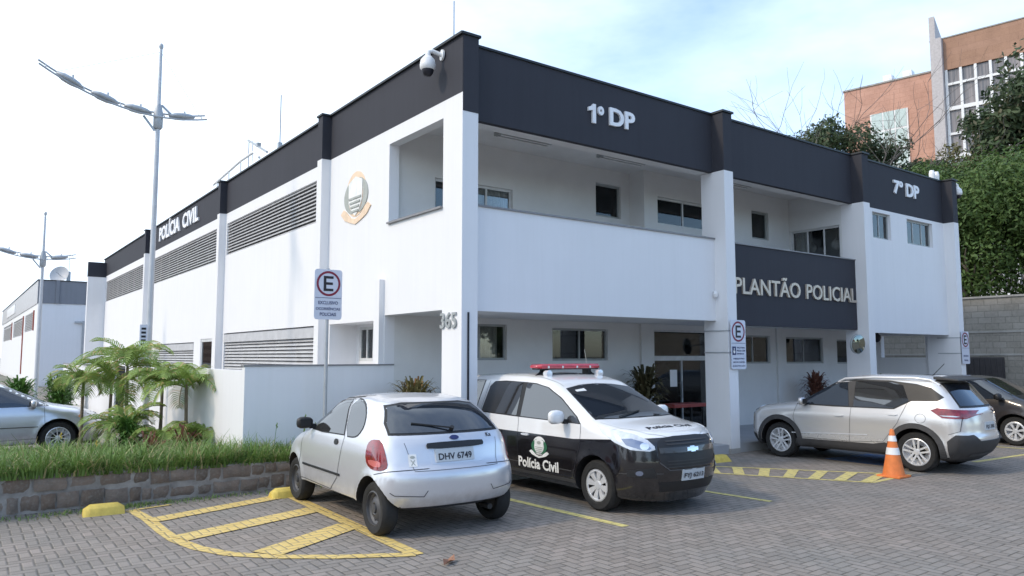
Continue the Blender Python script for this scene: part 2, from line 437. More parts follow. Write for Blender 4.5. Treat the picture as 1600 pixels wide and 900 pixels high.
mb = MB(); mb.box(16.84, 17.04, .41, 34.9, ZL, T - .04); mb.box(.2, 16.8, 34.7, 34.9, ZL, T - .05); part('parapet', mb, M['dark'])
mb = MB()
mb.box(-.05, .25, -.03, 34.95, T - .04, T); mb.box(.25, 17.08, .265, .5, T - .042, T - .002)
for x in (.0, 6.396, 11.844, 16.75): mb.box(x - .03, x + .325, -.035, .28, T - .038, T + .003)
mb.box(16.8, 17.08, .5, 34.9, T - .04, T)
for y in (5.16, 12.72, 23.30): mb.box(-.22, -.04, y - .03, y + .27, T - .036, T + .004)
part('parapet_cap', mb, M['cap'])
for y in (5.16, 12.72, 23.30):
    mb = MB(); mb.box(-.19, .003, y, y + .24, 0, ZL); part('pilaster', mb, M['white'])
    mb = MB(); mb.box(-.192, -.001, y - .002, y + .242, ZL, T - .038); part('pilaster', mb, M['dark'])
mb = MB(); mb.box(-.82, -.004, 34.2, 34.5, 0, 6.03); part('pilaster', mb, M['white'])
mb = MB(); mb.box(-.825, -.004, 34.19, 34.51, 6.03, 6.79); part('pilaster', mb, M['dark'])
mb = MB(); mb.box(-.10, -.001, 2.585, 2.80, 1.5, 3.33); part('pilaster', mb, M['white'])
# columns of the front
for x in (6.396, 11.844):
    mb = MB(); mb.box(x, x + .293, 0, .60, .10, ZF - .003); mb.mi = 1; mb.box(x - .006, x + .299, -.006, .606, 0, .10)
    part('column', mb, [M['white'], M['concrete']])
mb = MB(); mb.box(16.75, 17.04, 0, .9, 0, ZF - .003); part('column', mb, M['white'])
# grooves with steel straps on two columns
for x in (6.396, 16.75):
    for z in (2.46, 2.02):
        mb = MB(); mb.box(x - .008, x + .30, -.008, .61, z - .012, z + .012); part('strap', mb, M['steel'])
# beam and ceilings
mb = MB(); mb.box(.2, 17.0, .402, .66, ZF + .002, 6.4); part('beam', mb, M['soffit'])
mb = MB(); mb.box(.2, 16.84, .66, 2.70, 6.17, 6.45); part('ceiling', mb, M['soffit'])
# roof slab
mb = MB(); mb.box(.2, 16.84, .41, 34.7, 6.46, 6.55); part('roof', mb, M['concrete'])
# balcony walls
mb = MB(); mb.box(.293, 6.396, .293, .43, 2.67, 4.36); part('balcony_wall', mb, M['white'])
mb = MB(); mb.box(.293, 6.396, .262, .46, 4.36, 4.39); part('balcony_sill', mb, M['sill'])
mb = MB(); mb.box(6.689, 11.844, .285, .43, 2.60, 4.33); part('balcony_wall', mb, M['dark'])
mb = MB(); mb.box(6.689, 11.844, .26, .46, 4.33, 4.355); part('balcony_sill', mb, M['sill'])
mb = MB(); mb.box(-.05, .24, .575, 2.46, 4.32, 4.352); part('balcony_sill', mb, M['sill'])
mb = MB(); mb.box(.2, 16.75, .43, 2.56, 2.69, 2.95); part('balcony_floor', mb, M['soffit'])
# white block over the carport
mb = MB(); mb.holes('y', .293, .45, 12.137, 16.75, 2.54, ZF, [(12.80, 13.72, 5.0, 5.69), (14.60, 16.06, 5.0, 5.69)]); part('wall', mb, M['white'])
# back walls
W1 = [(1.02, 2.87, 3.75, 5.35), (5.18, 5.96, 5.07, 5.83)]
mb = MB(); mb.holes('y', 2.56, 2.70, .2, 6.24, 2.95, 6.17, W1); part('wall', mb, M['inner'])
W2 = [(6.68, 8.55, 4.97, 5.62), (10.2, 10.92, 4.97, 5.70)]
mb = MB(); mb.holes('y', 2.1, 2.25, 6.24, 11.84, 2.95, 6.17, W2); mb.box(6.24, 6.40, 2.251, 2.70, 2.95, 6.17); part('wall', mb, M['inner'])
W3 = [(.64, 2.05 - .0, 3.4, 5.29)]
mb = MB(); mb.holes('x', 11.845, 12.0, .45, 2.25, 2.95, 6.17, [(.66, 2.07, 3.4, 5.29)]); part('wall', mb, M['inner'])
GW = [(1.45, 2.72, 1.87, 2.58), (3.90, 5.50, 1.85, 2.54), (10.1, 11.49, 1.75, 2.49), (12.22, 14.03, 1.74, 2.47), (14.76, 16.2, 1.72, 2.43)]
mb = MB(); mb.holes('y', 2.56, 2.70, .2, 16.84, 0, 2.69, GW + [(6.98, 9.30, .2, 2.57)]); part('wall', mb, M['inner'])
for x in (6.50, 11.74):
    mb = MB(); mb.box(x, x + .22, 2.50, 2.56, .2, 2.69); part('pilaster', mb, M['inner'])
# carport end wall with its opening, outer right wall, back wall
mb = MB(); mb.holes('x', 16.84, 17.04, .9, 34.9, 0, ZL, [(1.0, 2.33, 1.9, 2.56)]); part('wall', mb, M['white'])
mb = MB(); mb.holes('y', 34.7, 34.9, .2, 16.84, 0, ZL, []); part('wall', mb, M['white'])
mb = MB(); mb.box(.1, 16.74, .05, 2.56, 0, .18); part('porch_floor', mb, M['floor'])
# dark interior
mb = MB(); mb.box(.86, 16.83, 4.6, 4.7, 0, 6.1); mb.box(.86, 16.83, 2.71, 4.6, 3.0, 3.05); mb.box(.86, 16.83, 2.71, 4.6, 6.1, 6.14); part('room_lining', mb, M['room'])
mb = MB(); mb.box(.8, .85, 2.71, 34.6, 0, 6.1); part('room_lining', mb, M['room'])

def window(ax, w, u0, u1, v0, v1, n=2, fr=.05, dep=.06, curtain=.5, mat='frame', out=-1, side_cols=None, parent=PST, name='window'):
    """frame with panes set into an opening; ax plane axis at w; out = direction of outside along ax"""
    def B(mb, a, b, c, d, e0, e1):
        if ax == 'y': mb.box(a, b, w + e0, w + e1, c, d)
        else: mb.box(w + e0, w + e1, a, b, c, d)
    mb = MB(); i = -out
    B(mb, u0, u1, v0, v0 + fr, i * dep, i * (dep + .05)); B(mb, u0, u1, v1 - fr, v1, i * dep, i * (dep + .05))
    B(mb, u0, u0 + fr, v0 + fr, v1 - fr, i * dep, i * (dep + .05)); B(mb, u1 - fr, u1, v0 + fr, v1 - fr, i * dep, i * (dep + .05))
    for k in range(1, n):
        c = u0 + (u1 - u0) * k / n; B(mb, c - fr * .4, c + fr * .4, v0 + fr, v1 - fr, i * (dep + .004), i * (dep + .046))
    f = mb.build(name, M[mat], parent)
    mb = MB(); B(mb, u0 + fr, u1 - fr, v0 + fr, v1 - fr, i * (dep + .02), i * (dep + .026)); mb.build('pane', M['glass'], f)
    if curtain:
        mb = MB(); a, b = u0 + fr, u0 + fr + (u1 - u0 - 2 * fr) * abs(curtain)
        if curtain < 0: a, b = u1 - fr - (u1 - u0 - 2 * fr) * abs(curtain), u1 - fr
        k = max(8, int((b - a) / .03)); pts = [(a + (b - a) * q / k, .02 * math.sin(q * 1.9) + .012 * math.sin(q * .7)) for q in range(k + 1)]
        vs = []; fs = []
        for q, (u, o) in enumerate(pts):
            for vv in (v0, v1):
                ww = w + i * (dep + .09 + o); vs.append((u, ww, vv) if ax == 'y' else (ww, u, vv))
        for q in range(k): fs.append((2 * q, 2 * q + 2, 2 * q + 3, 2 * q + 1))
        mb.add(vs, fs); mb.build('curtain', M['curtain'], f, smooth=60)
    return f
window('y', 2.56, *W1[0][:2], *W1[0][2:], n=3, curtain=-.45)
window('y', 2.56, *W1[1][:2], *W1[1][2:], n=1, curtain=0, mat='gframe')
window('y', 2.10, *W2[0][:2], *W2[0][2:], n=2, curtain=0)
window('y', 2.10, *W2[1][:2], *W2[1][2:], n=1, curtain=0, mat='gframe')
window('x', 11.845, .66, 2.07, 3.4, 5.29, n=3, curtain=-.3)
for k, g in enumerate(GW): window('y', 2.56, *g[:2], *g[2:], n=2, fr=.045, dep=.05, curtain=(.9, .95, .9, .9, .8)[k], mat='gframe')
window('y', .293, 12.80, 13.72, 5.0, 5.69, n=2, curtain=.9, mat='gframe', dep=.08)
window('y', .293, 14.60, 16.06, 5.0, 5.69, n=3, curtain=.9, mat='gframe', dep=.08)
window('x', 0, 13.78, 15.08, .95, 2.48, n=1, curtain=.9, fr=.09, dep=.02, out=-1)
# recess beside the lower louvre
mb = MB(); mb.holes('x', .60, .66, 2.70, 5.1, .9, 2.7, [(4.22, 4.88, 1.85, 2.55)]); mb.box(.2, .60, 5.02, 5.1, .9, 2.7); mb.box(.2, .60, 2.78, 2.90, .9, 2.7)
mb.box(.2, .6, 2.9, 5.02, 2.6, 2.7); mb.box(.2, .6, 2.9, 5.02, .9, 1.0); part('recess_wall', mb, M['white'])
window('x', .60, 4.22, 4.88, 1.85, 2.55, n=2, curtain=.5, fr=.06, dep=.01)
# louvre screens
for q, (a, b, c, d) in enumerate(LUP + LLO):
    mb = MB(); n = int((d - c) / .082)
    lo = q >= 3
    for k in range(n):
        z = c + (k + .5) * (d - c) / n
        mb.add([(.015, a, z - .030), (.015, b, z - .030), (.07, b, z + .030), (.07, a, z + .030), (.020, a, z - .038), (.020, b, z - .038), (.075, b, z + .022), (.075, a, z + .022)],
               [(0, 3, 2, 1), (4, 5, 6, 7), (0, 1, 5, 4), (2, 3, 7, 6), (0, 4, 7, 3), (1, 2, 6, 5)])
    k = max(2, round((b - a) / 1.45))
    for j in range(1, k):
        y = a + (b - a) * j / k; mb.box(.10, .13, y - .02, y + .02, c, d)
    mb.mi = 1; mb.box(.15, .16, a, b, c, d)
    mb.mi = 0
    if lo: mb.box(-.01, .012, a, b, d - .26, d - .04)
    part('louvre', mb, [M['louvre'], M['louvback']])
# glass entrance
DR = empty('entrance_door', parent=PST)
mb = MB(); mb.box(6.98, 9.3, 2.60, 2.66, 1.84, 1.95); mb.box(6.98, 7.03, 2.60, 2.66, .2, 2.57); mb.box(9.25, 9.3, 2.60, 2.66, .2, 2.57); mb.box(6.98, 9.3, 2.60, 2.66, 2.52, 2.57); mb.box(7.98, 8.01, 2.61, 2.65, .2, 1.84)
mb.build('frame', M['frame'], DR)
mb = MB(); mb.box(7.03, 9.25, 2.62, 2.63, .2, 1.84); mb.box(7.03, 9.25, 2.62, 2.63, 1.95, 2.52); mb.build('pane', M['glass'], DR)
mb = MB(); mb.box(7.56, 7.80, 2.600, 2.612, 1.22, 1.62); mb.build('notice', M['white_paint'], DR)
mb = MB(); mb.tube([(7.92, 2.55, .95), (7.92, 2.55, 1.35)], .014); mb.bar((7.92, 2.55, 1.0), (7.92, 2.62, 1.0), .015); mb.bar((7.92, 2.55, 1.3), (7.92, 2.62, 1.3), .015); mb.build('handle', M['steel'], DR)
# ceiling lights of the balconies
for x in (1.82, 4.45, 8.2):
    mb = MB(); mb.box(x, x + 1.26, 1.50, 1.74, 6.10, 6.168); l = mb.build('ceiling_light', M['gframe'], PST)
    mb = MB(); mb.tube([(x + .04, 1.56, 6.085), (x + 1.22, 1.56, 6.085)], .014); mb.tube([(x + .04, 1.68, 6.085), (x + 1.22, 1.68, 6.085)], .014); mb.build('lamp_tube', M['white_paint'], l)
# pendant globes seen through the balcony window
for y in (1.05, 1.75):
    mb = MB(); mb.lathe([(0.001, 4.72), (.07, 4.74), (.12, 4.82), (.13, 4.88), (.10, 4.96), (.03, 5.02), (.012, 5.03), (.012, 6.0)], (12.35, y, 0), 14); tag(part('pendant_lamp', mb, M['white_paint'], smooth=60))
# lettering
def fy(x0, y, z0): return lambda u, v, d: (x0 + u, y - d, z0 + v)
def fx(x, y0, z0): return lambda u, v, d: (x - d, y0 - u, z0 + v)
mb = MB(); mb.prism([(2.985, 6.20), (3.065, 6.20), (3.065, 6.56), (3.0, 6.56), (2.975, 6.52), (2.89, 6.485), (2.89, 6.415), (2.985, 6.44)], 'y', .25, .291); part('lettering', mb, M['letter'])
text_obj('lettering', 'º', M['letter'], PST, fy(3.12, .291, 6.38), .15, .17, .04, .03)
text_obj('lettering', 'DP', M['letter'], PST, fy(3.42, .291, 6.24), .66, .34, .04, .03)
text_obj('lettering', '7º', M['letter'], PST, fy(13.92, .291, 6.30), .50, .38, .04, .03)
text_obj('lettering', 'DP', M['letter'], PST, fy(14.60, .291, 6.30), .72, .37, .04, .03)
text_obj('lettering', 'PLANTÃO', M['letter2'], PST, fy(6.98, .283, 3.26), 2.40, .44, .04, .012)
text_obj('lettering', 'POLICIAL', M['letter2'], PST, fy(9.62, .283, 3.26), 2.17, .35, .04, .012)
text_obj('lettering', 'POLÍCIA', M['letter'], PST, fx(-.004, 21.5, 6.33), 3.2, .66, .05, .03)
text_obj('lettering', 'CIVIL', M['letter'], PST, fx(-.004, 17.85, 6.33), 2.1, .52, .05, .03)
text_obj('house_number', '365', M['gframe'], PST, fx(-.003, .60, 2.38), .48, .25, .025, .015)
mb = MB(); mb.box(.105, .128, -.024, -.001, 0, 2.62); part('conduit', mb, M['blk'])
# police emblem (polygons in a unit box, colour key)
def arc(cx, cy, rx, ry, a0, a1, n=14): return [(cx + rx * math.cos(R(a0 + (a1 - a0) * i / n)), cy + ry * math.sin(R(a0 + (a1 - a0) * i / n))) for i in range(n + 1)]
EMB = []
EMB.append(('edge', arc(.5, .56, .34, .44, 0, 360, 36)[:-1]))
EMB.append(('side', arc(.5, .52, .40, .36, 110, 250) + arc(.5, .52, .25, .34, 250, 110)))
EMB.append(('side', arc(.5, .52, .40, .36, -70, 70) + arc(.5, .52, .25, .34, 70, -70)))
EMB.append(('ribbon', [(.0, .24), (.10, .32), (.18, .27), (.34, .12), (.5, .07), (.66, .12), (.82, .27), (.90, .32), (1., .24), (.92, .16), (.86, .10), (.66, .02), (.5, -.03), (.34, .02), (.14, .10), (.08, .16)]))
EMB.append(('field', [(.27, .80), (.5, .90), (.73, .80), (.72, .42), (.62, .22), (.5, .14), (.38, .22), (.28, .42)]))
EMB.append(('crest', arc(.5, .66, .17, .15, 0, 360, 24)[:-1]))
for k in range(4):
    z = .48 - k * .085; w = .20 - .03 * k
    EMB.append(('bar', [(.5 - w, z - .018), (.5 + w, z - .018), (.5 + w, z + .02), (.5 - w, z + .02)]))
EM = tag(empty('emblem', parent=PST))
ec = {'edge': 'gold', 'side': 'grey_e', 'ribbon': 'gold', 'field': 'whi_e', 'crest': 'gold', 'bar': 'grey_e'}
groups = {}
for k, (c, poly) in enumerate(EMB): groups.setdefault(c, []).append((k, poly))
for c, l in groups.items():
    mb = MB()
    for k, poly in l: mb.prism([(4.53 - a * 1.36, 4.55 + b * 1.02) for a, b in poly], 'x', -.008 - .004 * (k % 5 if c != 'bar' else 8), -.001)
    mb.build({'edge': 'oval', 'side': 'laurel', 'ribbon': 'ribbon', 'field': 'shield', 'crest': 'medallion', 'bar': 'stripe'}[c], M[ec[c]], EM)

# ------------------------------------------------------------------ things fixed to the station
def dome_cam(loc, d, label):
    o = empty('security_camera', loc); tag(o, label, 'security camera', 'dome security cameras')
    d = Vector(d)
    L = Vector(loc)
    mb = MB(); mb.tube([L, L + d * .03], .09, 16); mb.tube([L + d * .02, L + d * .18 + Vector((0, 0, .04)), L + d * .24 + Vector((0, 0, .02)), L + d * .25 - Vector((0, 0, .06))], [.035, .035, .04, .05], 12); mb.build('bracket', M['white_paint'], o, smooth=50)
    c = L + d * .25
    mb = MB(); mb.lathe([(.001, -.05), (.06, -.055), (.115, -.12), (.13, -.20), (.125, -.26), (.10, -.285)], c, 20); mb.build('housing', M['white_paint'], o, smooth=50)
    mb = MB(); mb.lathe([(.10, -.28), (.092, -.33), (.06, -.375), (.001, -.395)], c, 20); mb.build('lens', M['blk'], o, smooth=60)
dome_cam((-.003, .60, 6.86), (-1, .25, 0), 'white dome security camera on the left side of the parapet near the building corner')
dome_cam((17.045, .12, 6.93), (1, -.15, 0), 'white dome security camera at the right end of the charcoal parapet, before the trees')
mb = MB()
for x in (16.35, 16.62): mb.lathe([(.001, 7.05), (.07, 7.05), (.08, 7.2), (.06, 7.3), (.001, 7.31)], (x, .35, 0), 12)
FL = empty('floodlight', (16.48, .35, 7.05)); tag(FL, 'small white twin floodlight on top of the parapet above the 7 DP sign', 'floodlight'); mb.build('lamp_head', M['white_paint'], FL)
MR = empty('convex_mirror', (11.84, .19, 2.23)); tag(MR, 'round convex traffic mirror on a bracket on the white column', 'mirror')
mb = MB(); d = Vector((-.20, -.97, -.08)).normalized(); c = Vector((11.28, -.02, 2.23)); rr = d.cross(Vector((0, 0, 1))).normalized(); uu = rr.cross(d)
for (rad, off, nm, mt) in ((.24, 0, 'rim', 'gframe'), (.215, .02, 'mirror_face', 'mirror')):
    mb = MB(); n = 28; rings = []
    vs = [c + d * (off + .03)]
    for k in range(1, 6):
        f = k / 5
        for j in range(n): a = 2 * math.pi * j / n; vs.append(c + (rr * math.cos(a) + uu * math.sin(a)) * rad * f + d * (off + .03 * (1 - f * f)))
    fs = [(0, 1 + j, 1 + (j + 1) % n) for j in range(n)] + [(1 + (k - 1) * n + j, 1 + k * n + j, 1 + k * n + (j + 1) % n, 1 + (k - 1) * n + (j + 1) % n) for k in range(1, 5) for j in range(n)]
    m0 = len(vs)
    for j in range(n): a = 2 * math.pi * j / n; vs.append(c + (rr * math.cos(a) + uu * math.sin(a)) * rad - d * .03)
    fs += [(1 + 4 * n + j, m0 + j, m0 + (j + 1) % n, 1 + 4 * n + (j + 1) % n) for j in range(n)] + [tuple(m0 + j for j in range(n))]
    if 'mirror' not in M:
        tt = NT('mirror_surface'); tt.set(Base_Color=(.26, .29, .27), Metallic=1., Roughness=.06); M['mirror'] = tt.mat
    mb.add(vs, fs); mb.build(nm, M[mt], MR, smooth=40)
mb = MB(); mb.tube([(11.842, .19, 2.28), (11.66, .10, 2.28), c - d * .03], .016); mb.box(11.82, 11.842, .13, .25, 2.2, 2.36); mb.build('bracket', M['steel'], MR)
AL = empty('alarm_siren', (14.477, 1.2, 2.5)); tag(AL, 'small dark round siren under the ceiling of the right carport bay', 'siren')
mb = MB(); mb.lathe([(.001, 2.32), (.08, 2.36), (.11, 2.45), (.10, 2.52), (.05, 2.56), (.03, 2.69)], (14.477, 1.2, 0), 16); mb.build('housing', M['blk'], AL, smooth=60)
WL = empty('wall_lamp', (6.38, .29, 3.2)); tag(WL, 'tiny white wall lamp on the balcony front beside the middle column', 'lamp')
mb = MB(); mb.lathe([(.001, 3.14), (.035, 3.15), (.05, 3.22), (.02, 3.27)], (6.32, .23, 0), 12); mb.bar((6.32, .23, 3.25), (6.32, .295, 3.27), .02); mb.build('lamp_head', M['white_paint'], WL)
TB = empty('red_table', (7.5, 2.0, .18)); tag(TB, 'low table with a red top in front of the glass entrance', 'table')
mb = MB(); mb.box(6.9, 8.0, 1.9, 2.35, .78, .86); M['redtop'] = simple('red_laminate', (.32, .05, .04), .5); mb.build('tabletop', M['redtop'], TB, bevel=.01)
for x in (6.95, 7.92):
    for y in (1.94, 2.29):
        mb = MB(); mb.box(x, x + .04, y, y + .04, .18, .78); mb.build('leg', M['black'], TB)

# antennas on the roof
def antenna(loc, h, label, kind):
    x, y, z = loc; o = empty('roof_antenna', loc); tag(o, label, 'antenna')
    mb = MB()
    if kind == 0:
        mb.tube([(x, y, z), (x, y, z + h * .55)], .035); mb.tube([(x, y, z + h * .5), (x, y, z + h)], .02); mb.box(x - .06, x + .06, y - .06, y + .06, z + h * .5, z + h * .56); mb.build('mast', M['steel'], o)
        for a in (0, 2.1, 4.2):
            mb = MB(); mb.tube([(x, y, z + h * .48), (x + 1.0 * math.cos(a), y + 1.0 * math.sin(a), z)], .006, 4); mb.build('guy_wire', M['steel'], o)
    elif kind == 1:
        mb.tube([(x, y, z), (x, y, z + h)], .018); mb.build('mast', M['steel'], o)
        mb = MB(); mb.bar((x, y + .1, z + h), (x, y - 1.9, z + h - .85), .06); mb.bar((x, y - .9, z + h - .38), (x, y - 1.1, z + h - .42), .12); mb.bar((x, y - .4, z + h - .15), (x, y - .4, z + h - .9), .02); mb.build('boom', M['steel'], o)
    else:
        mb.tube([(x, y, z), (x, y, z + h)], .012, 6); mb.build('mast', M['steel'], o)
antenna((1.5, 12.68, 6.55), 3.4, 'tall thin mast antenna with guy wires standing on the roof', 0)
antenna((1.5, 15.75, 6.55), 2.72, 'roof antenna with a tilted boom, left of the tall mast', 1)
antenna((.7, 1.4, 6.55), 1.75, 'short thin rod antenna by the highest corner of the roof', 2)
RP = empty('roof_pipe', (1.5, 16.8, 6.55)); tag(RP, 'low pipe frame along the roof edge below the tilted antenna', 'pipe')
mb = MB(); mb.tube([(1.5, 20.0, 8.5), (1.5, 16.6, 8.72), (1.5, 15.2, 8.72), (1.5, 14.6, 8.4)], .045)
for y in (19.5, 18, 16.6): mb.tube([(1.5, y, 6.55), (1.5, y, 8.55 if y > 19 else 8.65)], .025)
mb.build('pipe', M['white_paint'], RP)

# ------------------------------------------------------------------ boundary wall, gate
BW = empty('boundary_wall', (-2.45, 2.56, 0)); tag(BW, 'low white boundary wall with grey coping beside the left side of the station', 'wall')
mb = MB(); mb.box(-2.45, -.001, 2.56, 2.70, 0, 1.785); mb.box(-2.449, -2.31, 2.70, 12.9, 0, 1.72); mb.build('wall', M['white'], BW)
mb = MB(); mb.box(-2.47, .198, 2.545, 2.72, 1.785, 1.81); mb.build('coping', M['sill'], BW)
mb = MB(); mb.box(.201, 5.5, 2.565, 2.70, 0, 2.66); 
GT = empty('metal_gate', (-2.4, 13.5, 0)); tag(GT, 'narrow dark metal bar gate between two stretches of white wall', 'gate')
mb = MB()
for k in range(9): mb.box(-2.42, -2.38, 12.98 + k * .17, 13.02 + k * .17, .08, 1.66)
mb.box(-2.43, -2.37, 12.92, 14.4, 1.60, 1.68); mb.box(-2.43, -2.37, 12.92, 14.4, .1, .16); mb.build('bars', M['black'], GT)
BX = empty('boundary_wall', (-2.45, 14.5, 0)); tag(BX, 'farther stretch of low white boundary wall beyond the dark gate', 'wall')
mb = MB(); mb.box(-2.45, -2.31, 14.45, 27.0, 0, 1.64); mb.build('wall', M['white'], BX)
mb = MB(); mb.box(-2.47, -2.29, 14.43, 27.02, 1.64, 1.67); mb.build('coping', M['sill'], BX)

# ------------------------------------------------------------------ neighbouring building (left, farther)
NB = empty('neighbour_building', (-1.9, 48, 0)); tag(NB, 'farther white building with a grey parapet and louvred side, left of the station', 'building')
M['ngrey'] = wall_mat('grey_band_plaster', (.235, .245, .275), .15)
M['rust'] = simple('rust_red_paint', (.30, .08, .06), .7)
LV = [(50.7, 58.5, 3.75, 5.0), (60.0, 72, 3.6, 5.0), (74.0, 88, 3.5, 5.0)]
mb = MB(); mb.holes('x', -1.9, -1.7, 48.2, 92, 0, 5.40, LV); mb.holes('y', 48, 48.2, -1.9, 16, 0, 5.40, []); mb.build('wall', M['white'], NB)
mb = MB(); mb.box(-1.95, -1.7, 48.2, 92, 5.40, 6.90); mb.build('parapet', M['louvre'], NB)
mb = MB(); mb.box(-1.95, 16, 47.95, 48.2, 5.40, 6.90); mb.box(-.95, -.75, 47.88, 47.95, 5.40, 6.93); mb.build('parapet', M['ngrey'], NB)
mb = MB(); mb.box(-2.0, 16, 47.9, 48.25, 6.90, 6.95); mb.box(-2.0, -1.68, 48.25, 92, 6.90, 6.95); mb.build('parapet_cap', M['cap'], NB)
for q, (a, b, c, d) in enumerate(LV):
    mb = MB(); mb.box(-1.80, -1.75, a, b, c, d)
    for k in range(10): mb.box(-1.88, -1.81, a, b, c + .06 + k * .125, c + .11 + k * .125)
    mb.build('louvre', M['louvre'], NB)
    mb = MB(); mb.box(-1.97, -1.86, a - .35, a - .02, c - (3.0 if q == 1 else .05), d + .05); mb.build('frame', M['rust'], NB)
mb = MB(); mb.box(-1.99, -1.951, 70, 82, 5.75, 6.55); mb.build('sign_board', M['white_paint'], NB)
mb = MB(); mb.box(-1.7, 16, 48.2, 92, 6.3, 6.4); mb.build('roof', M['concrete'], NB)
DS = empty('satellite_dish', (-.5, 50, 6.9)); tag(DS, 'white satellite dish on the roof of the farther building', 'satellite dish')
mb = MB(); c = Vector((-.55, 50, 7.45)); dd = Vector((-.5, -.8, .35)).normalized(); rr = dd.cross(Vector((0, 0, 1))).normalized(); uu = rr.cross(dd); vs = []; n = 20
for k in range(6):
    f = k / 5
    for j in range(n): a = 2 * math.pi * j / n; vs.append(c + (rr * math.cos(a) + uu * math.sin(a)) * .62 * f + dd * .2 * f * f)
mb.add(vs, [(k * n + j, (k + 1) * n + j, (k + 1) * n + (j + 1) % n, k * n + (j + 1) % n) for k in range(5) for j in range(n)]); mb.build('dish', M['louvre'], DS, smooth=60)
mb = MB(); mb.tube([(-.55, 50, 6.4), (-.55, 50.1, 7.4)], .04); mb.bar(c, c + dd * .6, .03); mb.build('mast', M['steel'], DS)
RB = empty('roof_vent', (-.05, 50, 6.4)); tag(RB, 'short grey vent post with a thin rod beside the satellite dish', 'vent')
mb = MB(); mb.box(-.18, .05, 49.9, 50.15, 6.4, 7.75); mb.tube([(-.05, 50, 7.7), (-.05, 50, 8.9)], .02, 6); mb.build('post', M['steel'], RB)
WLP = empty('wall_lamp', (.3, 47.9, 3.9)); tag(WLP, 'grey lamp arm on the blue shaded wall of the farther building', 'lamp')
mb = MB(); mb.bar((.72, 47.98, 1.9), (.72, 47.9, 4.3), .12); mb.bar((.72, 47.9, 4.2), (.2, 47.9, 4.2), .12); mb.build('arm', M['steel'], WLP)
FB = empty('brown_building', (-30, 120, 0)); tag(FB, 'dark brown roofed building at the far left edge', 'building')
mb = MB(); mb.box(-40, -5.5, 120, 135, 0, 8.0); mb.build('wall', M['brick2'], FB)
mb = MB(); mb.box(-41, -5, 119, 136, 8.0, 8.5)
for k in range(14): mb.box(-40 + k * 2.4, -39.6 + k * 2.4, 119.2, 119.5, 8.5, 9.1)
mb.build('roof', M['rust'], FB)

# ------------------------------------------------------------------ stone planter wall, soil
SW = empty('stone_planter_wall', (-5, 1.5, 0)); tag(SW, 'low rough stone retaining wall of the planting bed along the parking bays', 'wall')
rs = random.Random(3)
M['mortar'] = simple('pale_mortar', (.33, .30, .27), .95, var=.3, scale=6, bump=.6)
def wall_y(x): return 1.50 + .10 * math.sin(x * .9) * .4
def wall_h(x): return .47 - .022 * (x + 5)
mb = MB()
x = -9.0
N = 34
for k in range(N):
    a, b = -9 + k * .25, -9 + (k + 1) * .25
    mb.add([(a, wall_y(a) + .04, 0), (b, wall_y(b) + .04, 0), (b, wall_y(b) + .04, wall_h(b) - .02), (a, wall_y(a) + .04, wall_h(a) - .02), (a, wall_y(a) + .3, 0), (b, wall_y(b) + .3, 0), (b, wall_y(b) + .3, wall_h(b) - .02), (a, wall_y(a) + .3, wall_h(a) - .02)],
           [(0, 1, 2, 3), (3, 2, 6, 7), (5, 4, 7, 6), (1, 5, 6, 2), (4, 0, 3, 7)])
mb.build('mortar', M['mortar'], SW)
t = NT('rough_stone'); c = t.coord(); g = t.n('ShaderNodeNewGeometry'); n = t.noise(c, 5, 5, .6); rpi = g.outputs['Random Per Island']
col = t.mix(rpi, (.22, .160, .120), (.33, .255, .205)); col = t.mix(t.rng(n, .35, .7, 0, .6), col, (.13, .12, .105)); col = t.mix(t.rng(t.noise(c, 30, 4), .5, .8, 0, .5), col, (.36, .34, .31))
t.set(Base_Color=col, Roughness=.92, Specular_IOR_Level=.15); t.bump(t.noise(c, 22, 6, .7), .8, .02); M['stone'] = t.mat
mb = MB()
for row in range(2):
    x = -9.0 + row * .13
    while x < -.55:
        w = rs.uniform(.13, .42); x1 = x + w
        h = wall_h((x + x1) / 2); jt = .02 * math.sin(x * 2.3) + rs.uniform(-.012, .012); z0 = .02 + row * (h * .5 + jt) + rs.uniform(0, .015); z1 = (h * .5 + jt - .012 if row == 0 else h - .018) - rs.uniform(0, .02)
        if rs.random() < .25 and row == 1: z1 -= rs.uniform(.01, .04)
        yy = wall_y((x + x1) / 2) - rs.uniform(-.01, .03)
        g_ = .010; nx, nz_ = 5, 4; vs = []; pr_ = random.Random(rs.random())
        for i in range(nx):
            for j in range(nz_):
                u = i / (nx - 1); v = j / (nz_ - 1); bu = 1 - (2 * u - 1) ** 4; bv = 1 - (2 * v - 1) ** 4
                vs.append((x + g_ + (w - 2 * g_) * u + pr_.uniform(-.008, .008), yy + .045 - .028 * (bu * bv) ** .35 + pr_.uniform(-.006, .006), z0 + (z1 - z0) * v + pr_.uniform(-.008, .008)))
        fs = [(i * nz_ + j, (i + 1) * nz_ + j, (i + 1) * nz_ + j + 1, i * nz_ + j + 1) for i in range(nx - 1) for j in range(nz_ - 1)]
        n0 = len(vs)
        top = [(vs[i * nz_ + nz_ - 1]) for i in range(nx)]
        vs += [(p[0], p[1] + .18, p[2] - .01) for p in top]
        fs += [(i * nz_ + nz_ - 1, (i + 1) * nz_ + nz_ - 1, n0 + i + 1, n0 + i) for i in range(nx - 1)]
        mb.add(vs, fs); x = x1
mb.build('stones', M['stone'], SW, smooth=50)
mb = MB(); rs2 = random.Random(5); nx, ny = 34, 24; vs = []
for i in range(nx + 1):
    for j in range(ny + 1):
        xx = -9 + 6.54 * i / nx; yy = 1.62 + 5.4 * j / ny; zz = wall_h(xx) - .05 - .30 * max(0, (j / ny - .35)) + rs2.uniform(-.015, .015)
        if j == ny: zz = -.01
        vs.append((xx, yy, zz))
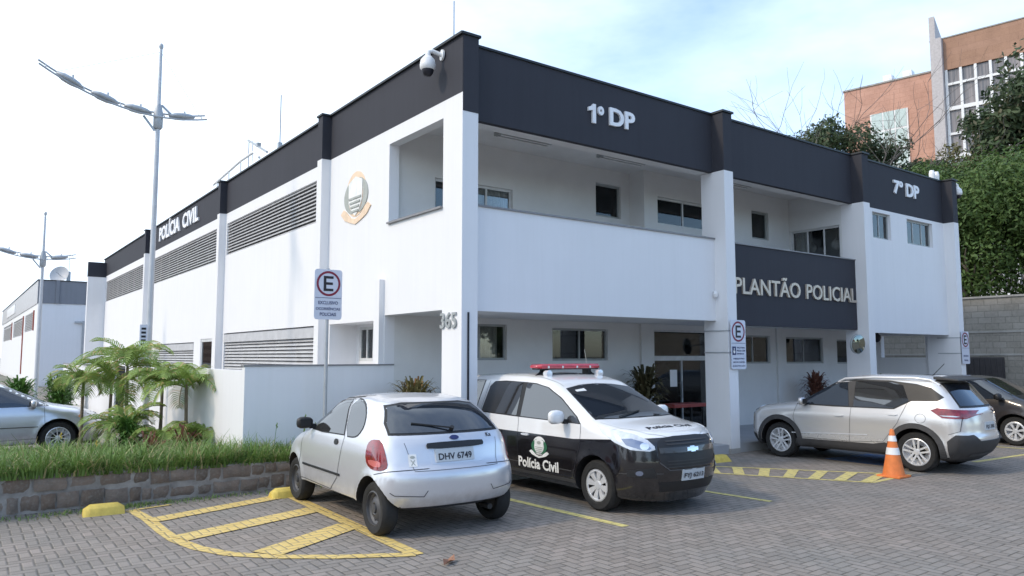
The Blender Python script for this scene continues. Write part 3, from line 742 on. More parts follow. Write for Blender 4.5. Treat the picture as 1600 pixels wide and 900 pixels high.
mb.add(vs, [(i * (ny + 1) + j, (i + 1) * (ny + 1) + j, (i + 1) * (ny + 1) + j + 1, i * (ny + 1) + j + 1) for i in range(nx) for j in range(ny)])
mb.add([(-2.46, 1.62, .30), (-.55, 1.62, .27), (-.55, 2.56, .27), (-2.46, 2.56, .30)], [(0, 1, 2, 3)])
tag(mb.build('planting_soil', M['soil'], smooth=60), kind='structure')

# ------------------------------------------------------------------ painted markings (sheets 4 mm above the pavers)
def line_sheet(name, segs, mat, w=.10, z=.004):
    mb = MB()
    for k, (a, b, *ww) in enumerate(segs):
        a = Vector((*a, 0)); b = Vector((*b, 0)); d = (b - a).normalized(); r = Vector((-d.y, d.x, 0)) * ((ww[0] if ww else w) / 2)
        zz = Vector((0, 0, z + .0005 * k)); mb.add([a - r + zz, b - r + zz, b + r + zz, a + r + zz], [(0, 1, 2, 3)])
    return tag(mb.build(name, mat, weld=False), kind='structure')
hb = [(-4.28, 1.05), (-4.22, .40), (-4.22, -.45), (-4.20, -.95), (-4.10, -1.45), (-3.90, -1.90), (-3.55, -2.28), (-3.1, -2.62), (-2.44, -3.0)]
line_sheet('parking_hatching', [(hb[i], hb[i + 1]) for i in range(len(hb) - 1)] +
           [((-2.30, .98), (-2.44, -3.02), .16), ((-4.25, 1.03), (-3.8, 1.12), .07), ((-4.22, .22), (-2.36, .86), .27), ((-4.16, -.92), (-2.38, -.30), .33), ((-3.62, -2.10), (-2.42, -1.42), .35)], M['ypaint'], w=.14)
line_sheet('parking_line', [((-.12, 1.2), (.11, -3.35)), ((2.45, .0), (2.73, -3.45), .10), ((9.0, -3.4), (12.0, -3.62)), ((11.4, -.2), (12.1, -3.6))], M['ypale'], w=.11)
aa = [(4.9, -.80), (6.05, -1.50), (6.40, -2.50)]
# hatched strip beside the silver crossover
P1, P2 = Vector((4.55, -.62)), Vector((6.50, -3.36)); Q1, Q2 = Vector((3.95, -1.10)), Vector((5.30, -3.46))
segs = [(tuple(P1), tuple(P2), .08), (tuple(Q1), tuple(Q2), .08), (tuple(Q2), (6.58, -3.42), .09)]
for k in range(7):
    f = (k + .55) / 7.2; a = P1.lerp(P2, f); b = Q1.lerp(Q2, min(1, f + .06)); segs.append((tuple(a), tuple(b), .17))
line_sheet('parking_hatching', segs, M['ypale'], z=.004)
tag(sheet('disabled_bay_marking', [(7.2, -1.5), (8.6, -1.6), (8.6, -2.9), (7.2, -2.8)], .004, M['blue']), kind='structure')
# kerb stops
def stop(x, y, rz, label, L=.46):
    mb = MB(); pr_ = [(-.12, 0), (-.10, .09), (-.05, .125), (.05, .125), (.10, .09), (.12, 0)]; vs = []; 
    xs = [-L / 2, -L / 2 + .08, L / 2 - .08, L / 2]; sc = [.55, 1, 1, .55]
    for q, xx in enumerate(xs):
        for (a, b) in pr_: vs.append((xx, a * (sc[q] if b > 0 else 1), b * (.62 if q in (0, 3) else 1)))
    n = 6; fs = [(i * n + j, (i + 1) * n + j, (i + 1) * n + j + 1, i * n + j + 1) for i in range(3) for j in range(n - 1)] + [tuple(range(n)), tuple(range(3 * n, 4 * n))[::-1]]
    mb.add(vs, fs); o = mb.build('wheel_stop', M['yellow_c'], bevel=.012, smooth=40); o.location = (x, y, 0); o.rotation_euler = (0, 0, rz)
    tag(o, label, 'wheel stop', 'yellow concrete wheel stops')
stop(-4.60, 1.02, -.08, 'yellow concrete wheel stop standing free at the foot of the stone wall')
stop(-2.36, .80, -.05, 'yellow concrete wheel stop at the front wheel of the small silver hatchback')
stop(5.30, -.55, -.1, 'worn yellow wheel stop at the foot of the middle white column')
stop(4.35, -.20, -.1, 'yellow wheel stop in front of the police car bay, left of the hatched strip')
# cone
CN = empty('traffic_cone', (6.15, -3.37, 0)); tag(CN, 'orange traffic cone with white bands at the corner of the hatched strip', 'traffic cone')
def cr_(z): return .165 - .135 * (z - .04) / .72
mb = MB(); mb.lathe([(.001, .0)] + [(.17, .03), (cr_(.04), .05), (cr_(.36), .36), (cr_(.57), .57), (cr_(.74), .74), (.024, .765), (.001, .765)], (6.15, -3.37, 0), 24); mb.build('body', M['orange'], CN, smooth=40)
mb = MB(); mb.lathe([(cr_(.36) + .004, .36), (cr_(.47) + .004, .47)], (6.15, -3.37, 0), 24); mb.lathe([(cr_(.57) + .004, .57), (cr_(.66) + .004, .66)], (6.15, -3.37, 0), 24); mb.build('reflective_band', M['white_paint'], CN, smooth=60)
mb = MB(); mb.box(5.96, 6.34, -3.56, -3.18, .0, .035); mb.build('base', M['orange'], CN, bevel=.012)
# dry leaves on the pavers
rl = random.Random(9)
def leaf(x, y, s, lab, rz):
    mb = MB(); vs = [(-s, 0, .012), (-.4 * s, .35 * s, .05), (.5 * s, .3 * s, .02), (s, 0, .055), (.4 * s, -.33 * s, .02), (-.5 * s, -.3 * s, .045), (0, 0, .008)]
    mb.add([(a, b, c) for a, b, c in vs], [(6, 0, 1), (6, 1, 2), (6, 2, 3), (6, 3, 4), (6, 4, 5), (6, 5, 0)]); o = mb.build('dry_leaf', M['dryleaf']); o.location = (x, y, 0.004); o.rotation_euler = (0, 0, rz); tag(o, lab, 'leaf')
M['dryleaf'] = simple('dry_leaf', (.30, .15, .09), .8, var=.35, scale=20)
leaf(-2.34, -3.46, .12, 'large curled brown dry leaf on the pavers in the foreground', .6)

# ------------------------------------------------------------------ signs
def esign(loc, rz, label, lines, h, pole=None, band=True):
    o = empty('parking_sign', loc, rz); tag(o, label, 'sign', 'parking signs with a ringed letter E')
    w = .48; L = 0
    def rr(x0, x1, z0, z1, r=.05, n=5):
        P = []
        for cx, cz, a in ((x1 - r, z1 - r, 0), (x0 + r, z1 - r, 90), (x0 + r, z0 + r, 180), (x1 - r, z0 + r, 270)): P += arc(cx, cz, r, r, a, a + 90, n)
        return P
    def mk(name, mb, mat, **k):
        x = mb.build(name, mat, None, **k); x.parent = o; return x
    mb = MB(); mb.prism(rr(-w / 2, w / 2, 0, h), 'y', -.006, .0); pl = mk('plate', mb, M['signwhite'])
    cz = h - .235
    mb = MB(); mb.prism(rr(-w / 2 + .006, w / 2 - .006, .006, h - .006, .045), 'y', -.0075, -.0065)
    ring = MB(); n = 40
    vs = []
    for rad in (.208, .172):
        for j in range(n): a = 2 * math.pi * j / n; vs += [(rad * math.cos(a), -.010, cz + rad * math.sin(a))]
    ring.add(vs, [(j, (j + 1) % n, n + (j + 1) % n, n + j) for j in range(n)]); mk('ring', ring, M['redink'])
    E = MB(); a = .085; b = .125
    E.box(-a, -a + .045, -.0105, -.0085, cz - b, cz + b)
    for z in (-b, -.02, b - .042): E.box(-a + .045, a - (.01 if abs(z + .02) < .01 else 0), -.0105, -.0085, cz + z, cz + z + .042)
    mk('letter', E, M['blk'])
    ln = MB(); ln.box(-w / 2 + .015, w / 2 - .015, -.0105, -.0085, h - .475, h - .468)
    mk('rule', ln, M['navy'])
    for (txt, z, th, x0, x1) in lines:
        text_obj('lettering', txt, M['navy'], None, (lambda u, v, d, x0=x0, z=z: (x0 + u, -.008 - d, z + v)), x1 - x0, th, .002, .01).parent = o
    if pole:
        mb = MB(); mb.tube([(0, .03, pole), (0, .03, h + .02)], .03, 14); mk('pole', mb, M['steel'], smooth=40)
    return o
M['signwhite'] = simple('sign_white', (.62, .66, .76), .35, var=.03)
esign((-1.27, 2.1, 2.55), 0, 'E parking sign on its own grey pole rising behind the silver hatchback', [('EXCLUSIVO', .25, .055, -.17, .17), ('OCORRÊNCIAS', .155, .055, -.21, .21), ('POLICIAIS', .06, .055, -.14, .14)], .83, pole=-2.35)
s2 = esign((6.665, -.035, 1.68), 0, 'tall E parking sign strapped to the middle column beside the police car', [('VAGA PARA', .42, .035, -.06, .2), ('PESSOA COM', .36, .035, -.06, .2), ('DEFICIÊNCIA', .30, .035, -.06, .17), ('OBRIGATÓRIO', .20, .035, -.18, .18), ('USO DO CARTÃO', .13, .035, -.19, .19), ('DE IDENTIFICAÇÃO', .05, .035, -.2, .2)], 1.0)
mb = MB(); mb.box(-.205, -.09, -.0105, -.0085, .29, .46); x_ = mb.build('pictogram', M['navy'], None); x_.parent = s2
mb = MB(); mb.prism(arc(-.148, .355, .030, .036, 0, 360, 16)[:-1], 'y', -.0125, -.0107); mb.box(-.158, -.138, -.0125, -.0107, .37, .43); x_ = mb.build('wheelchair_symbol', M['whi_e'], None); x_.parent = s2
esign((16.98, -.035, 1.72), 0, 'small far E parking sign strapped to the right end column', [('IDOSO', .20, .05, -.15, .15), ('VAGA', .08, .05, -.12, .12)], .92)
# ------------------------------------------------------------------ street lamps
def street_lamp(x, y, h, label, sc=1.0):
    o = empty('street_lamp', (x, y, 0)); tag(o, label, 'street lamp', 'street lamps with boat shaped arms')
    L = lambda a, b, c: (x + a * sc, y + b * sc, c * sc)
    H = h / sc
    mb = MB(); mb.tube([L(0, 0, 0), L(0, 0, 3), L(0, 0, H - 1.75), L(0, 0, H - .1)], [.068 * sc, .06 * sc, .045 * sc, .03 * sc], 14); mb.build('pole', M['white_steel'], o, smooth=50)
    mb = MB(); mb.lathe([(.001, H * sc + .03), (.045, H * sc - .01), (.05, H * sc - .06), (.03, H * sc - .12)], (x, y, 0), 12); mb.build('finial', M['steel'], o, smooth=60)
    zc = H - 1.68
    mb = MB()
    def az(u): return zc + .13 * u * u + (.0 if u > 0 else .0)
    for off, dz in ((-.10, 0), (.10, .14)):
        pts = [L(u, off, az(u) + dz) for u in np.linspace(-2.28, 1.0, 16)]; mb.tube(pts, .02 * sc, 6)
    for u in (-2.15, -1.45, -.75, -.15, .12, .9): mb.bar(L(u, -.10, az(u)), L(u, .10, az(u) + .14), .02)
    mb.build('arm', M['steel'], o, smooth=50)
    mb = MB(); mb.lathe([(.07 * sc, (zc - .25) * sc), (.10 * sc, (zc - .2) * sc), (.10 * sc, (zc + .1) * sc), (.06 * sc, (zc + .3) * sc)], (x, y, 0), 12); mb.bar(L(.06, 0, zc + .3), L(.35, 0, zc + .05), .04); mb.bar(L(-.06, 0, zc - .3), L(-.3, 0, zc), .04); mb.build('collar', M['steel'], o, smooth=40)
    for u in (-1.72, -1.06, -.42, .48):
        a = math.atan(.26 * u); mb = MB(); vs = []; n = 14; ks = [(-.27, .02), (-.24, .07), (-.12, .125), (.05, .13), (.18, .10), (.26, .05), (.29, .01)]
        for (q, r_) in ks:
            for j in range(n):
                t_ = 2 * math.pi * j / n; px = q; pz = r_ * .62 * math.sin(t_); py = r_ * 1.15 * math.cos(t_)
                vs.append(L(u + px * math.cos(a) - pz * math.sin(a), py, az(u) + .09 + px * math.sin(a) + pz * math.cos(a)))
        mb.add(vs, [(i * n + j, (i + 1) * n + j, (i + 1) * n + (j + 1) % n, i * n + (j + 1) % n) for i in range(len(ks) - 1) for j in range(n)] + [tuple(range(n)), tuple(range((len(ks) - 1) * n, len(ks) * n))[::-1]])
        mb.tube([L(u + .06, 0, az(u) + .15), L(u + .06, 0, az(u) + .22)], .02, 6)
        mb.build('luminaire', M['steel'], o, smooth=50)
    mb = MB(); mb.tube([L(0, 0, H - .18), L(-1.95, 0, az(-1.95) + .12)], .005, 5); mb.tube([L(0, 0, H - .18), L(.85, 0, az(.85) + .12)], .005, 5); mb.build('stay_wire', M['steel'], o)
    return o
M['white_steel'] = simple('pale_painted_steel', (.52, .54, .57), .45, .1, var=.06)
SL = street_lamp(-2.84, 7.98, 8.86, 'nearer and taller pale street lamp with a boat shaped arm, before the silver sedan')
street_lamp(-3.85, 21.0, 6.98, 'farther street lamp with a boat shaped arm, at the left edge of the view')
PP = empty('street_name_plate', (-2.98, 7.90, 2.0)); tag(PP, 'narrow vertical white plate with dark writing strapped to the nearer street lamp pole', 'sign')
mb = MB(); mb.box(-3.05, -2.90, 7.83, 7.86, 1.85, 2.62); mb.build('plate', M['signwhite'], PP)
mb = MB()
for k in range(8): mb.box(-3.02, -2.93, 7.825, 7.829, 1.93 + k * .083, 1.975 + k * .083)
mb.build('writing', M['blk'], PP)
mb = MB(); mb.box(-2.97, -2.93, 7.70, 7.73, 1.45, 1.87)
# ------------------------------------------------------------------ vehicles
def paint(name, col, metal=.0, rough=.35, coat=.6, dusty=.6, lower=None, under=.24):
    t = NT(name); c = t.coord(); n = t.noise(c, 1.5, 4, .6); n2 = t.noise(c, 9, 5, .65)
    base = t.mix(t.rng(n, .3, .7, 0, .5), col, tuple(x * .92 for x in col))
    sp = t.n('ShaderNodeSeparateXYZ'); t.l(c, sp.inputs[0])
    if lower:      # two-tone livery: dark paint below a line that rises towards the bonnet
        z0, colb = lower
        zl = t.m('ADD', z0, t.rng(sp.outputs['X'], .9, 2.05, 0., .085))
        base = t.mix(t.m('LESS_THAN', t.m('SUBTRACT', sp.outputs['Z'], zl), 0.), base, colb)
    dust = t.m('MULTIPLY', t.rng(sp.outputs['Z'], .18, .55, 1, 0), t.rng(n2, .35, .7, .1 * dusty, dusty))
    base = t.mix(dust, base, (.23, .20, .17))
    un = t.m('LESS_THAN', sp.outputs['Z'], under); base = t.mix(un, base, (.015, .015, .016))
    t.set(Base_Color=base, Metallic=t.m('MULTIPLY', t.m('SUBTRACT', 1., un), metal), Roughness=t.m('ADD', rough, t.m('MULTIPLY', dust, .3)), Coat_Weight=coat, Coat_Roughness=.06)
    return t.mat
M['silver'] = paint('silver_paint', (.72, .72, .74), .5, .28, under=.325)
M['silver2'] = paint('silver_crossover_paint', (.76, .74, .72), .5, .26)
M['silver3'] = paint('silver_sedan_paint', (.68, .70, .75), .6, .28)
M['police'] = paint('white_and_black_livery', (.82, .82, .82), 0, .22, 1., dusty=.15, lower=(.865, (.008, .007, .009)))
M['darkpaint'] = paint('dark_paint', (.030, .024, .022), .1, .3, .8)
M['whitecar'] = paint('white_car_paint', (.8, .8, .8), 0, .35, .8)
def cglass(name, col=(.015, .02, .028), rough=.03, ior=1.75):
    t = NT(name); t.set(Base_Color=col, Roughness=rough, IOR=ior, Specular_IOR_Level=.8); return t.mat
M['mwhite'] = simple('white_mirror_shell', (.8, .8, .8), .3, coat=.8, var=.03)
M['msilver'] = simple('silver_mirror_shell', (.60, .60, .61), .3, .6, coat=.6, var=.03)
M['cg'] = cglass('car_glass')
M['cg2'] = cglass('reflective_side_glass', (.03, .03, .03), .03, 1.9)
M['rimsteel'] = simple('dark_steel_rim', (.10, .10, .105), .5, .5)
M['rimalu'] = simple('bright_alloy', (.78, .79, .81), .3, .4, var=.08)
M['tail'] = simple('red_tail_lamp', (.22, .010, .016), .15, var=.5, scale=11, coat=1.)
M['tail2'] = simple('pink_tail_lamp', (.60, .16, .15), .15, coat=1.)
M['clear'] = simple('clear_lamp_lens', (.62, .65, .70), .15, .3, var=.25, scale=9, coat=1.)
M['clearblue'] = simple('lamp_reflector', (.22, .26, .36), .1, .6, coat=1.)
M['amber'] = simple('amber_lens', (.70, .30, .10), .2, coat=1.)
M['chrome'] = simple('chrome', (.75, .76, .78), .15, .9, var=.02)
M['plate'] = simple('plate_grey', (.52, .55, .57), .45, var=.04)
M['clad'] = simple('grey_plastic_cladding', (.045, .044, .045), .65, var=.15)
M['lightbar'] = simple('red_lightbar_lens', (.50, .04, .06), .2, var=.2, scale=12, coat=1.)

def pint(tab, x):
    tab = sorted(tab); xs = np.array([p[0] for p in tab]); ys = np.array([p[1] for p in tab])
    return np.interp(x, xs, ys)
class Tab:
    """smoothed lookup table"""
    def __init__(s, tab, sm=.04):
        tab = sorted(tab); a, b = tab[0][0] - .4, tab[-1][0] + .4; n = 900
        s.x = np.linspace(a, b, n); y = np.interp(s.x, [p[0] for p in tab], [p[1] for p in tab]); w = max(1, int(sm / (s.x[1] - s.x[0])))
        k = np.exp(-.5 * (np.arange(-3 * w, 3 * w + 1) / w) ** 2); k /= k.sum(); yp = np.pad(y, 3 * w, mode='edge'); s.y = np.convolve(yp, k, 'valid'); s.d = np.gradient(s.y, s.x)
    def __call__(s, q): return np.interp(q, s.x, s.y)
    def g(s, q): return np.interp(q, s.x, s.d)
def smax(a, b, k):
    h = np.maximum(k - np.abs(a - b), 0) / k; return np.maximum(a, b) + h * h * k / 4

class Car:
    def __init__(s, name, P):
        s.P = P; s.root = empty(name); s.name = name
        s.zt = Tab(P['top'], P.get('sm', .05)); s.W = Tab(P['W'], .10); s.g = Tab(P['g'], .025)
        s.xf = Tab(P['front'], .03); s.xr = Tab(P['rear'], P.get('smr', .03))
        s.body()
    def f(s, p):
        P = s.P; x, y, z = p[:, 0], np.abs(p[:, 1]), p[:, 2]
        W = s.W(x) * s.g(z)
        for ax in (P['wb'] / 2, -P['wb'] / 2):
            d = np.sqrt((x - ax) ** 2 + (z - P['wr']) ** 2); W = W + P.get('flare', .018) * np.exp(-((d - P['wr'] - .06) / .055) ** 2)
        Wm = P['W0']
        a = (z - s.zt(x) + P.get('crown', .05) * (y / Wm) ** 2 * (1 + 0 * x)) / np.sqrt(1 + s.zt.g(x) ** 2)
        b = y - W
        zz = z
        c = (x - s.xf(zz) + P['bf'] * (y / Wm) ** 2.6) / np.sqrt(1 + s.xf.g(zz) ** 2)
        d = (s.xr(zz) + P['br'] * (y / Wm) ** 2.6 - x) / np.sqrt(1 + s.xr.g(zz) ** 2)
        e = P.get('zb', .2) - z + .10 * np.clip((np.abs(x) - 1.5) / .7, 0, 1) * -1
        r = smax(a, b, P.get('kr', .10)); r = smax(r, c, .09); r = smax(r, d, P.get('krr', .09)); r = smax(r, e, .05)
        return r
    def body(s):
        P = s.P; zc = .56; a = s.P['rx'] + .62; b = s.P['fx'] - .55
        nth = 112; nst = 110; nc = 34
        th = np.linspace(0, 2 * np.pi, nth, endpoint=False)
        # denser sampling towards the corners
        O = []; D = []
        for i in range(nc, 0, -1):
            ph = (math.pi / 2) * (i / nc); O += [(a, 0, zc)] * nth; D += [(-math.sin(ph), math.cos(ph) * math.cos(t_), math.cos(ph) * math.sin(t_)) for t_ in th]
        for x in np.linspace(a, b, nst): O += [(x, 0, zc)] * nth; D += [(0, math.cos(t_), math.sin(t_)) for t_ in th]
        for i in range(1, nc + 1):
            ph = (math.pi / 2) * (i / nc); O += [(b, 0, zc)] * nth; D += [(math.sin(ph), math.cos(ph) * math.cos(t_), math.cos(ph) * math.sin(t_)) for t_ in th]
        O = np.array(O); D = np.array(D); lo = np.zeros(len(O)); hi = np.full(len(O), 0.05)
        ts = np.arange(.05, 2.6, .05); done = np.zeros(len(O), bool)
        for t_ in ts:
            v = s.f(O + D * t_); new = (v > 0) & ~done; hi[new] = t_; lo[new] = t_ - .05; done |= new
        for _ in range(18):
            mid = (lo + hi) / 2; v = s.f(O + D * mid[:, None]); ins = v < 0; lo = np.where(ins, mid, lo); hi = np.where(ins, hi, mid)
        V = O + D * ((lo + hi) / 2)[:, None]; rows = len(V) // nth
        F = [(i * nth + j, i * nth + (j + 1) % nth, (i + 1) * nth + (j + 1) % nth, (i + 1) * nth + j) for i in range(rows - 1) for j in range(nth)]
        me = bpy.data.meshes.new('body'); me.from_pydata([tuple(v) for v in V], [], F)
        bm = bmesh.new(); bm.from_mesh(me); bmesh.ops.remove_doubles(bm, verts=bm.verts, dist=1e-4); bmesh.ops.holes_fill(bm, edges=[e for e in bm.edges if e.is_boundary]); bmesh.ops.recalc_face_normals(bm, faces=bm.faces)
        s.bvh = BVHTree.FromBMesh(bm); bm.to_mesh(me); bm.free()
        me.materials.append(P['paint']); me.materials.append(M['black'])
        o = bpy.data.objects.new('body', me); COL.objects.link(o); o.parent = s.root; s.bodyo = o
        wr = P['wr']; cut = MB()
        for ax in (P['wb'] / 2, -P['wb'] / 2):
            for sd in (1, -1):
                r_ = wr + P.get('gap', .045); n = 40; y0, y1 = (.42, 1.3) if sd > 0 else (-1.3, -.42)
                pts = [(ax + r_ * math.cos(2 * math.pi * k / n), wr + .015 + r_ * math.sin(2 * math.pi * k / n)) for k in range(n)]; cut.prism(pts, 'y', y0, y1)
        co = cut.build('cutter', M['black'])
        md = o.modifiers.new('cut', 'BOOLEAN'); md.operation = 'DIFFERENCE'; md.object = co; md.solver = 'EXACT'
        dg = bpy.context.evaluated_depsgraph_get(); ne = bpy.data.meshes.new_from_object(o.evaluated_get(dg)); o.modifiers.clear(); o.data = ne; bpy.data.objects.remove(co)
        ne.name = 'body'; ne.materials.clear(); ne.materials.append(P['paint']); ne.materials.append(M['black'])
        for p in ne.polygons:
            c = p.center; idx = 0
            if p.normal.z < -.95 and c.z < .3: idx = 1
            for ax in (P['wb'] / 2, -P['wb'] / 2):
                d = math.hypot(c.x - ax, c.z - wr - .015)
                if (d < wr + P.get('gap', .045) + .004 and abs(c.y) < .43) : idx = 1
                if abs(d - wr - P.get('gap', .045)) < .006 and abs(c.y) < s.P['W0'] - .01 and (abs(p.normal.y) < .3): idx = 1
            if c.z < P.get('sill', 0): idx = 1
            p.material_index = idx
        ne.polygons.foreach_set('use_smooth', [True] * len(ne.polygons)); ne.set_sharp_from_angle(angle=R(38))
    def hit(s, u, v, proj, side):
        if proj == 'y': o, d = Vector((u, 3 * side, v)), Vector((0, -side, 0))
        elif proj == 'x':
            o, d = Vector((5 * side, u, v)), Vector((-side, 0, 0)); h = s.bvh.ray_cast(o, d)
            e_ = s.P['fx'] if side > 0 else s.P['rx']
            if h[0] is None or abs(h[0].x - e_) > .85:
                h = s.bvh.find_nearest(Vector((e_ - side * .25, u, v))); return h[0], h[1]
            return h[0], h[1]
        elif isinstance(proj, tuple):     # oblique: proj = (end, degrees), side = left or right
            a = R(proj[1]); nn = Vector((proj[0] * math.cos(a), side * math.sin(a), 0)); U = Vector((-proj[0] * math.sin(a), side * math.cos(a), 0))
            o, d = nn * 5 + U * u + Vector((0, 0, v)), -nn
        else: o, d = Vector((u, v, 3)), Vector((0, 0, -1))
        h = s.bvh.ray_cast(o, d)
        if h[0] is None: h = s.bvh.find_nearest(o + d * (2.2 if proj == 'y' else 2.9 if proj != 'z' else 1.7)); return h[0], h[1]
        n = h[1]
        if n.dot(d) > 0: n = -n
        return h[0], n
    def patch(s, name, poly, proj, side, mat, off=.004, skirt=.006, grid=.05, parent=None, rnd=0, both=False, **kw):
        for _ in range(rnd):
            q = []; n = len(poly)
            for i in range(n):
                a, b = poly[i], poly[(i + 1) % n]; q += [(a[0] * .78 + b[0] * .22, a[1] * .78 + b[1] * .22), (a[0] * .22 + b[0] * .78, a[1] * .22 + b[1] * .78)]
            poly = q
        bm = bmesh.new(); vs = [bm.verts.new((a, b, 0)) for a, b in poly]; bm.faces.new(vs)
        us = [p[0] for p in poly]; vv = [p[1] for p in poly]
        for k in range(int(min(us) / grid), int(max(us) / grid) + 1): bmesh.ops.bisect_plane(bm, geom=bm.verts[:] + bm.edges[:] + bm.faces[:], plane_co=(k * grid, 0, 0), plane_no=(1, 0, 0))
        for k in range(int(min(vv) / grid), int(max(vv) / grid) + 1): bmesh.ops.bisect_plane(bm, geom=bm.verts[:] + bm.edges[:] + bm.faces[:], plane_co=(0, k * grid, 0), plane_no=(0, 1, 0))
        bm.verts.ensure_lookup_table()
        bnd = [e for e in bm.edges if e.is_boundary]; inn = {}
        base = {}
        for v in bm.verts: base[v] = s.hit(v.co.x, v.co.y, proj, side)
        for v in list(base): h, n = base[v]; v.co = h + n * off
        for e in bnd:
            for v in e.verts:
                if v not in inn: h, n = base[v]; inn[v] = bm.verts.new(h + n * (off - skirt))
        for e in bnd:
            a, b = e.verts; bm.faces.new((a, b, inn[b], inn[a]))
        bmesh.ops.recalc_face_normals(bm, faces=bm.faces)
        me = bpy.data.meshes.new(name); bm.to_mesh(me); bm.free(); me.materials.append(mat)
        # orient outward
        me.polygons.foreach_set('use_smooth', [True] * len(me.polygons)); me.set_sharp_from_angle(angle=R(35))
        o = bpy.data.objects.new(name, me); COL.objects.link(o); o.parent = parent or s.root
        return o
    def sides(s, name, poly, mat, **k): return [s.patch(name, poly, 'y', sd, mat, **k) for sd in (1, -1)]
    def line(s, name, pts, proj, side, w=.007, mat=None, off=.0035, parent=None):
        """thin shut line following the body"""
        mb = MB(); pts2 = []
        for i in range(len(pts) - 1):
            a, b = pts[i], pts[i + 1]; k = max(1, int(math.dist(a, b) / .025))
            pts2 += [(a[0] + (b[0] - a[0]) * q / k, a[1] + (b[1] - a[1]) * q / k) for q in range(k)]
        pts2.append(pts[-1]); vs = []
        for i, p in enumerate(pts2):
            a = pts2[max(0, i - 1)]; b = pts2[min(len(pts2) - 1, i + 1)]; dx, dy = b[0] - a[0], b[1] - a[1]; L = math.hypot(dx, dy) or 1; nx, ny = -dy / L * w / 2, dx / L * w / 2
            for sg in (1, -1): h, n = s.hit(p[0] + nx * sg, p[1] + ny * sg, proj, side); vs.append(h + n * off)
        mb.add(vs, [(2 * i, 2 * i + 1, 2 * i + 3, 2 * i + 2) for i in range(len(pts2) - 1)])
        return mb.build(name, mat or M['blk'], parent or s.root, weld=False)
    def text(s, txt, x0, z0, w, h, proj, side, mat, flip=False, off=.004, bold=.02, parent=None, vert=False, name='lettering'):
        v, f = text_geo(txt, bold); vs = []
        for a, b in v:
            u = x0 + (w * (1 - a) if flip else w * a); q = z0 + h * b
            if vert: u, q = x0 + (-h if vert == 1 else h) * b, z0 + (w * (1 - a) if flip else w * a)
            hh, n = s.hit(u, q, proj, side); vs.append(hh + n * off)
        mb = MB(); mb.add(vs, f); return mb.build(name, mat, parent or s.root, weld=False)
    def wheels(s, kind):
        P = s.P; wr = P['wr']; tw = P.get('tw', .19); rr = P['rr']; yo = P['W0'] - .035
        for ax in (P['wb'] / 2, -P['wb'] / 2):
            for sd in (1, -1):
                w = empty('wheel', (ax, sd * (yo - tw / 2), wr), parent=s.root)
                if sd < 0: w.rotation_euler = (0, 0, math.pi)
                h = tw / 2
                def mk(nm, mb, mt, **k): x = mb.build(nm, mt, None, **k); x.parent = w; return x
                mb = MB(); mb.lathe([(rr, -h + .01), (rr + .015, -h), (wr - .03, -h - .004), (wr - .008, -h + .02), (wr, -h + .035), (wr, h - .035), (wr - .008, h - .02), (wr - .03, h + .004), (rr + .015, h), (rr, h - .012)], n=44, axis='y'); mk('tyre', mb, M['rubber'], smooth=35)
                mb = MB(); mb.lathe([(rr + .004, h - .01), (rr - .012, h - .004), (rr - .02, h - .03), (rr - .03, -h * .3), (.05, -h * .3), (.001, -h * .3)], n=44, axis='y'); mb.mi = 1
                mb.lathe([(rr * .55, h * .25), (.001, h * .25)], n=24, axis='y')
                mk('rim', mb, [M['rimsteel'] if kind == 'steel' else M['rimalu'] if kind != 'cap' else M['black'], M['black']], smooth=40)
                mb = MB()
                if kind == 'steel':
                    mb.lathe([(rr - .02, h - .035), (rr * .72, h - .055), (rr * .62, h - .035), (rr * .35, h - .02), (.05, h - .03), (.045, h - .008), (.001, h - .006)], n=32, axis='y')
                    mk('disc', mb, M['rimsteel'], smooth=40); mb = MB()
                    for k in range(10): a = 2 * math.pi * k / 10; mb.lathe([(.016, .0), (.001, .001)], (math.cos(a) * rr * .70, h - .046, math.sin(a) * rr * .70), 8, 'y')
                    mk('vent_hole', mb, M['blk'])
                else:
                    ns = {'cap': 8, 'alloy5': 5, 'multi': 10, 'oval': 7}[kind]
                    for k in range(ns):
                        a = 2 * math.pi * (k + .25) / ns
                        ca, sa = math.cos(a), math.sin(a)
                        def q(r_, t_, y_): return (r_ * ca - t_ * sa, y_, r_ * sa + t_ * ca)
                        wi, wo = {'cap': (.034, .098), 'alloy5': (.030, .030), 'multi': (.016, .022), 'oval': (.032, .06)}[kind]
                        offs = (0,) if kind != 'alloy5' else (-.024, .024)
                        for of in offs:
                            sp_ = of * 1.9
                            ym = h - .012
                            vs = [q(.03, of - wi / 2, h - .028), q(.03, of + wi / 2, h - .028), q(rr * .6, (of + sp_) / 2 - (wi + wo) / 4, ym), q(rr * .6, (of + sp_) / 2 + (wi + wo) / 4, ym), q(rr - .008, sp_ - wo / 2, h - .01), q(rr - .008, sp_ + wo / 2, h - .01)]
                            vs2 = [(a_, b_ - .03, c_) for a_, b_, c_ in vs]
                            mb.add(vs + vs2, [(0, 1, 3, 2), (2, 3, 5, 4), (0, 2, 8, 6), (2, 4, 10, 8), (1, 7, 9, 3), (3, 9, 11, 5)])
                    mb.lathe([(.055, h - .03), (.05, h - .016), (.001, h - .012)], n=20, axis='y')
                    if kind in ('cap', 'oval'): mb.lathe([(rr - .004, h - .006), (rr - .03, h - .002), (rr - .035, h - .02)], n=40, axis='y')
                    mk('hubcap' if kind in ('cap', 'oval') else 'spokes', mb, M['rimalu'], smooth=30)
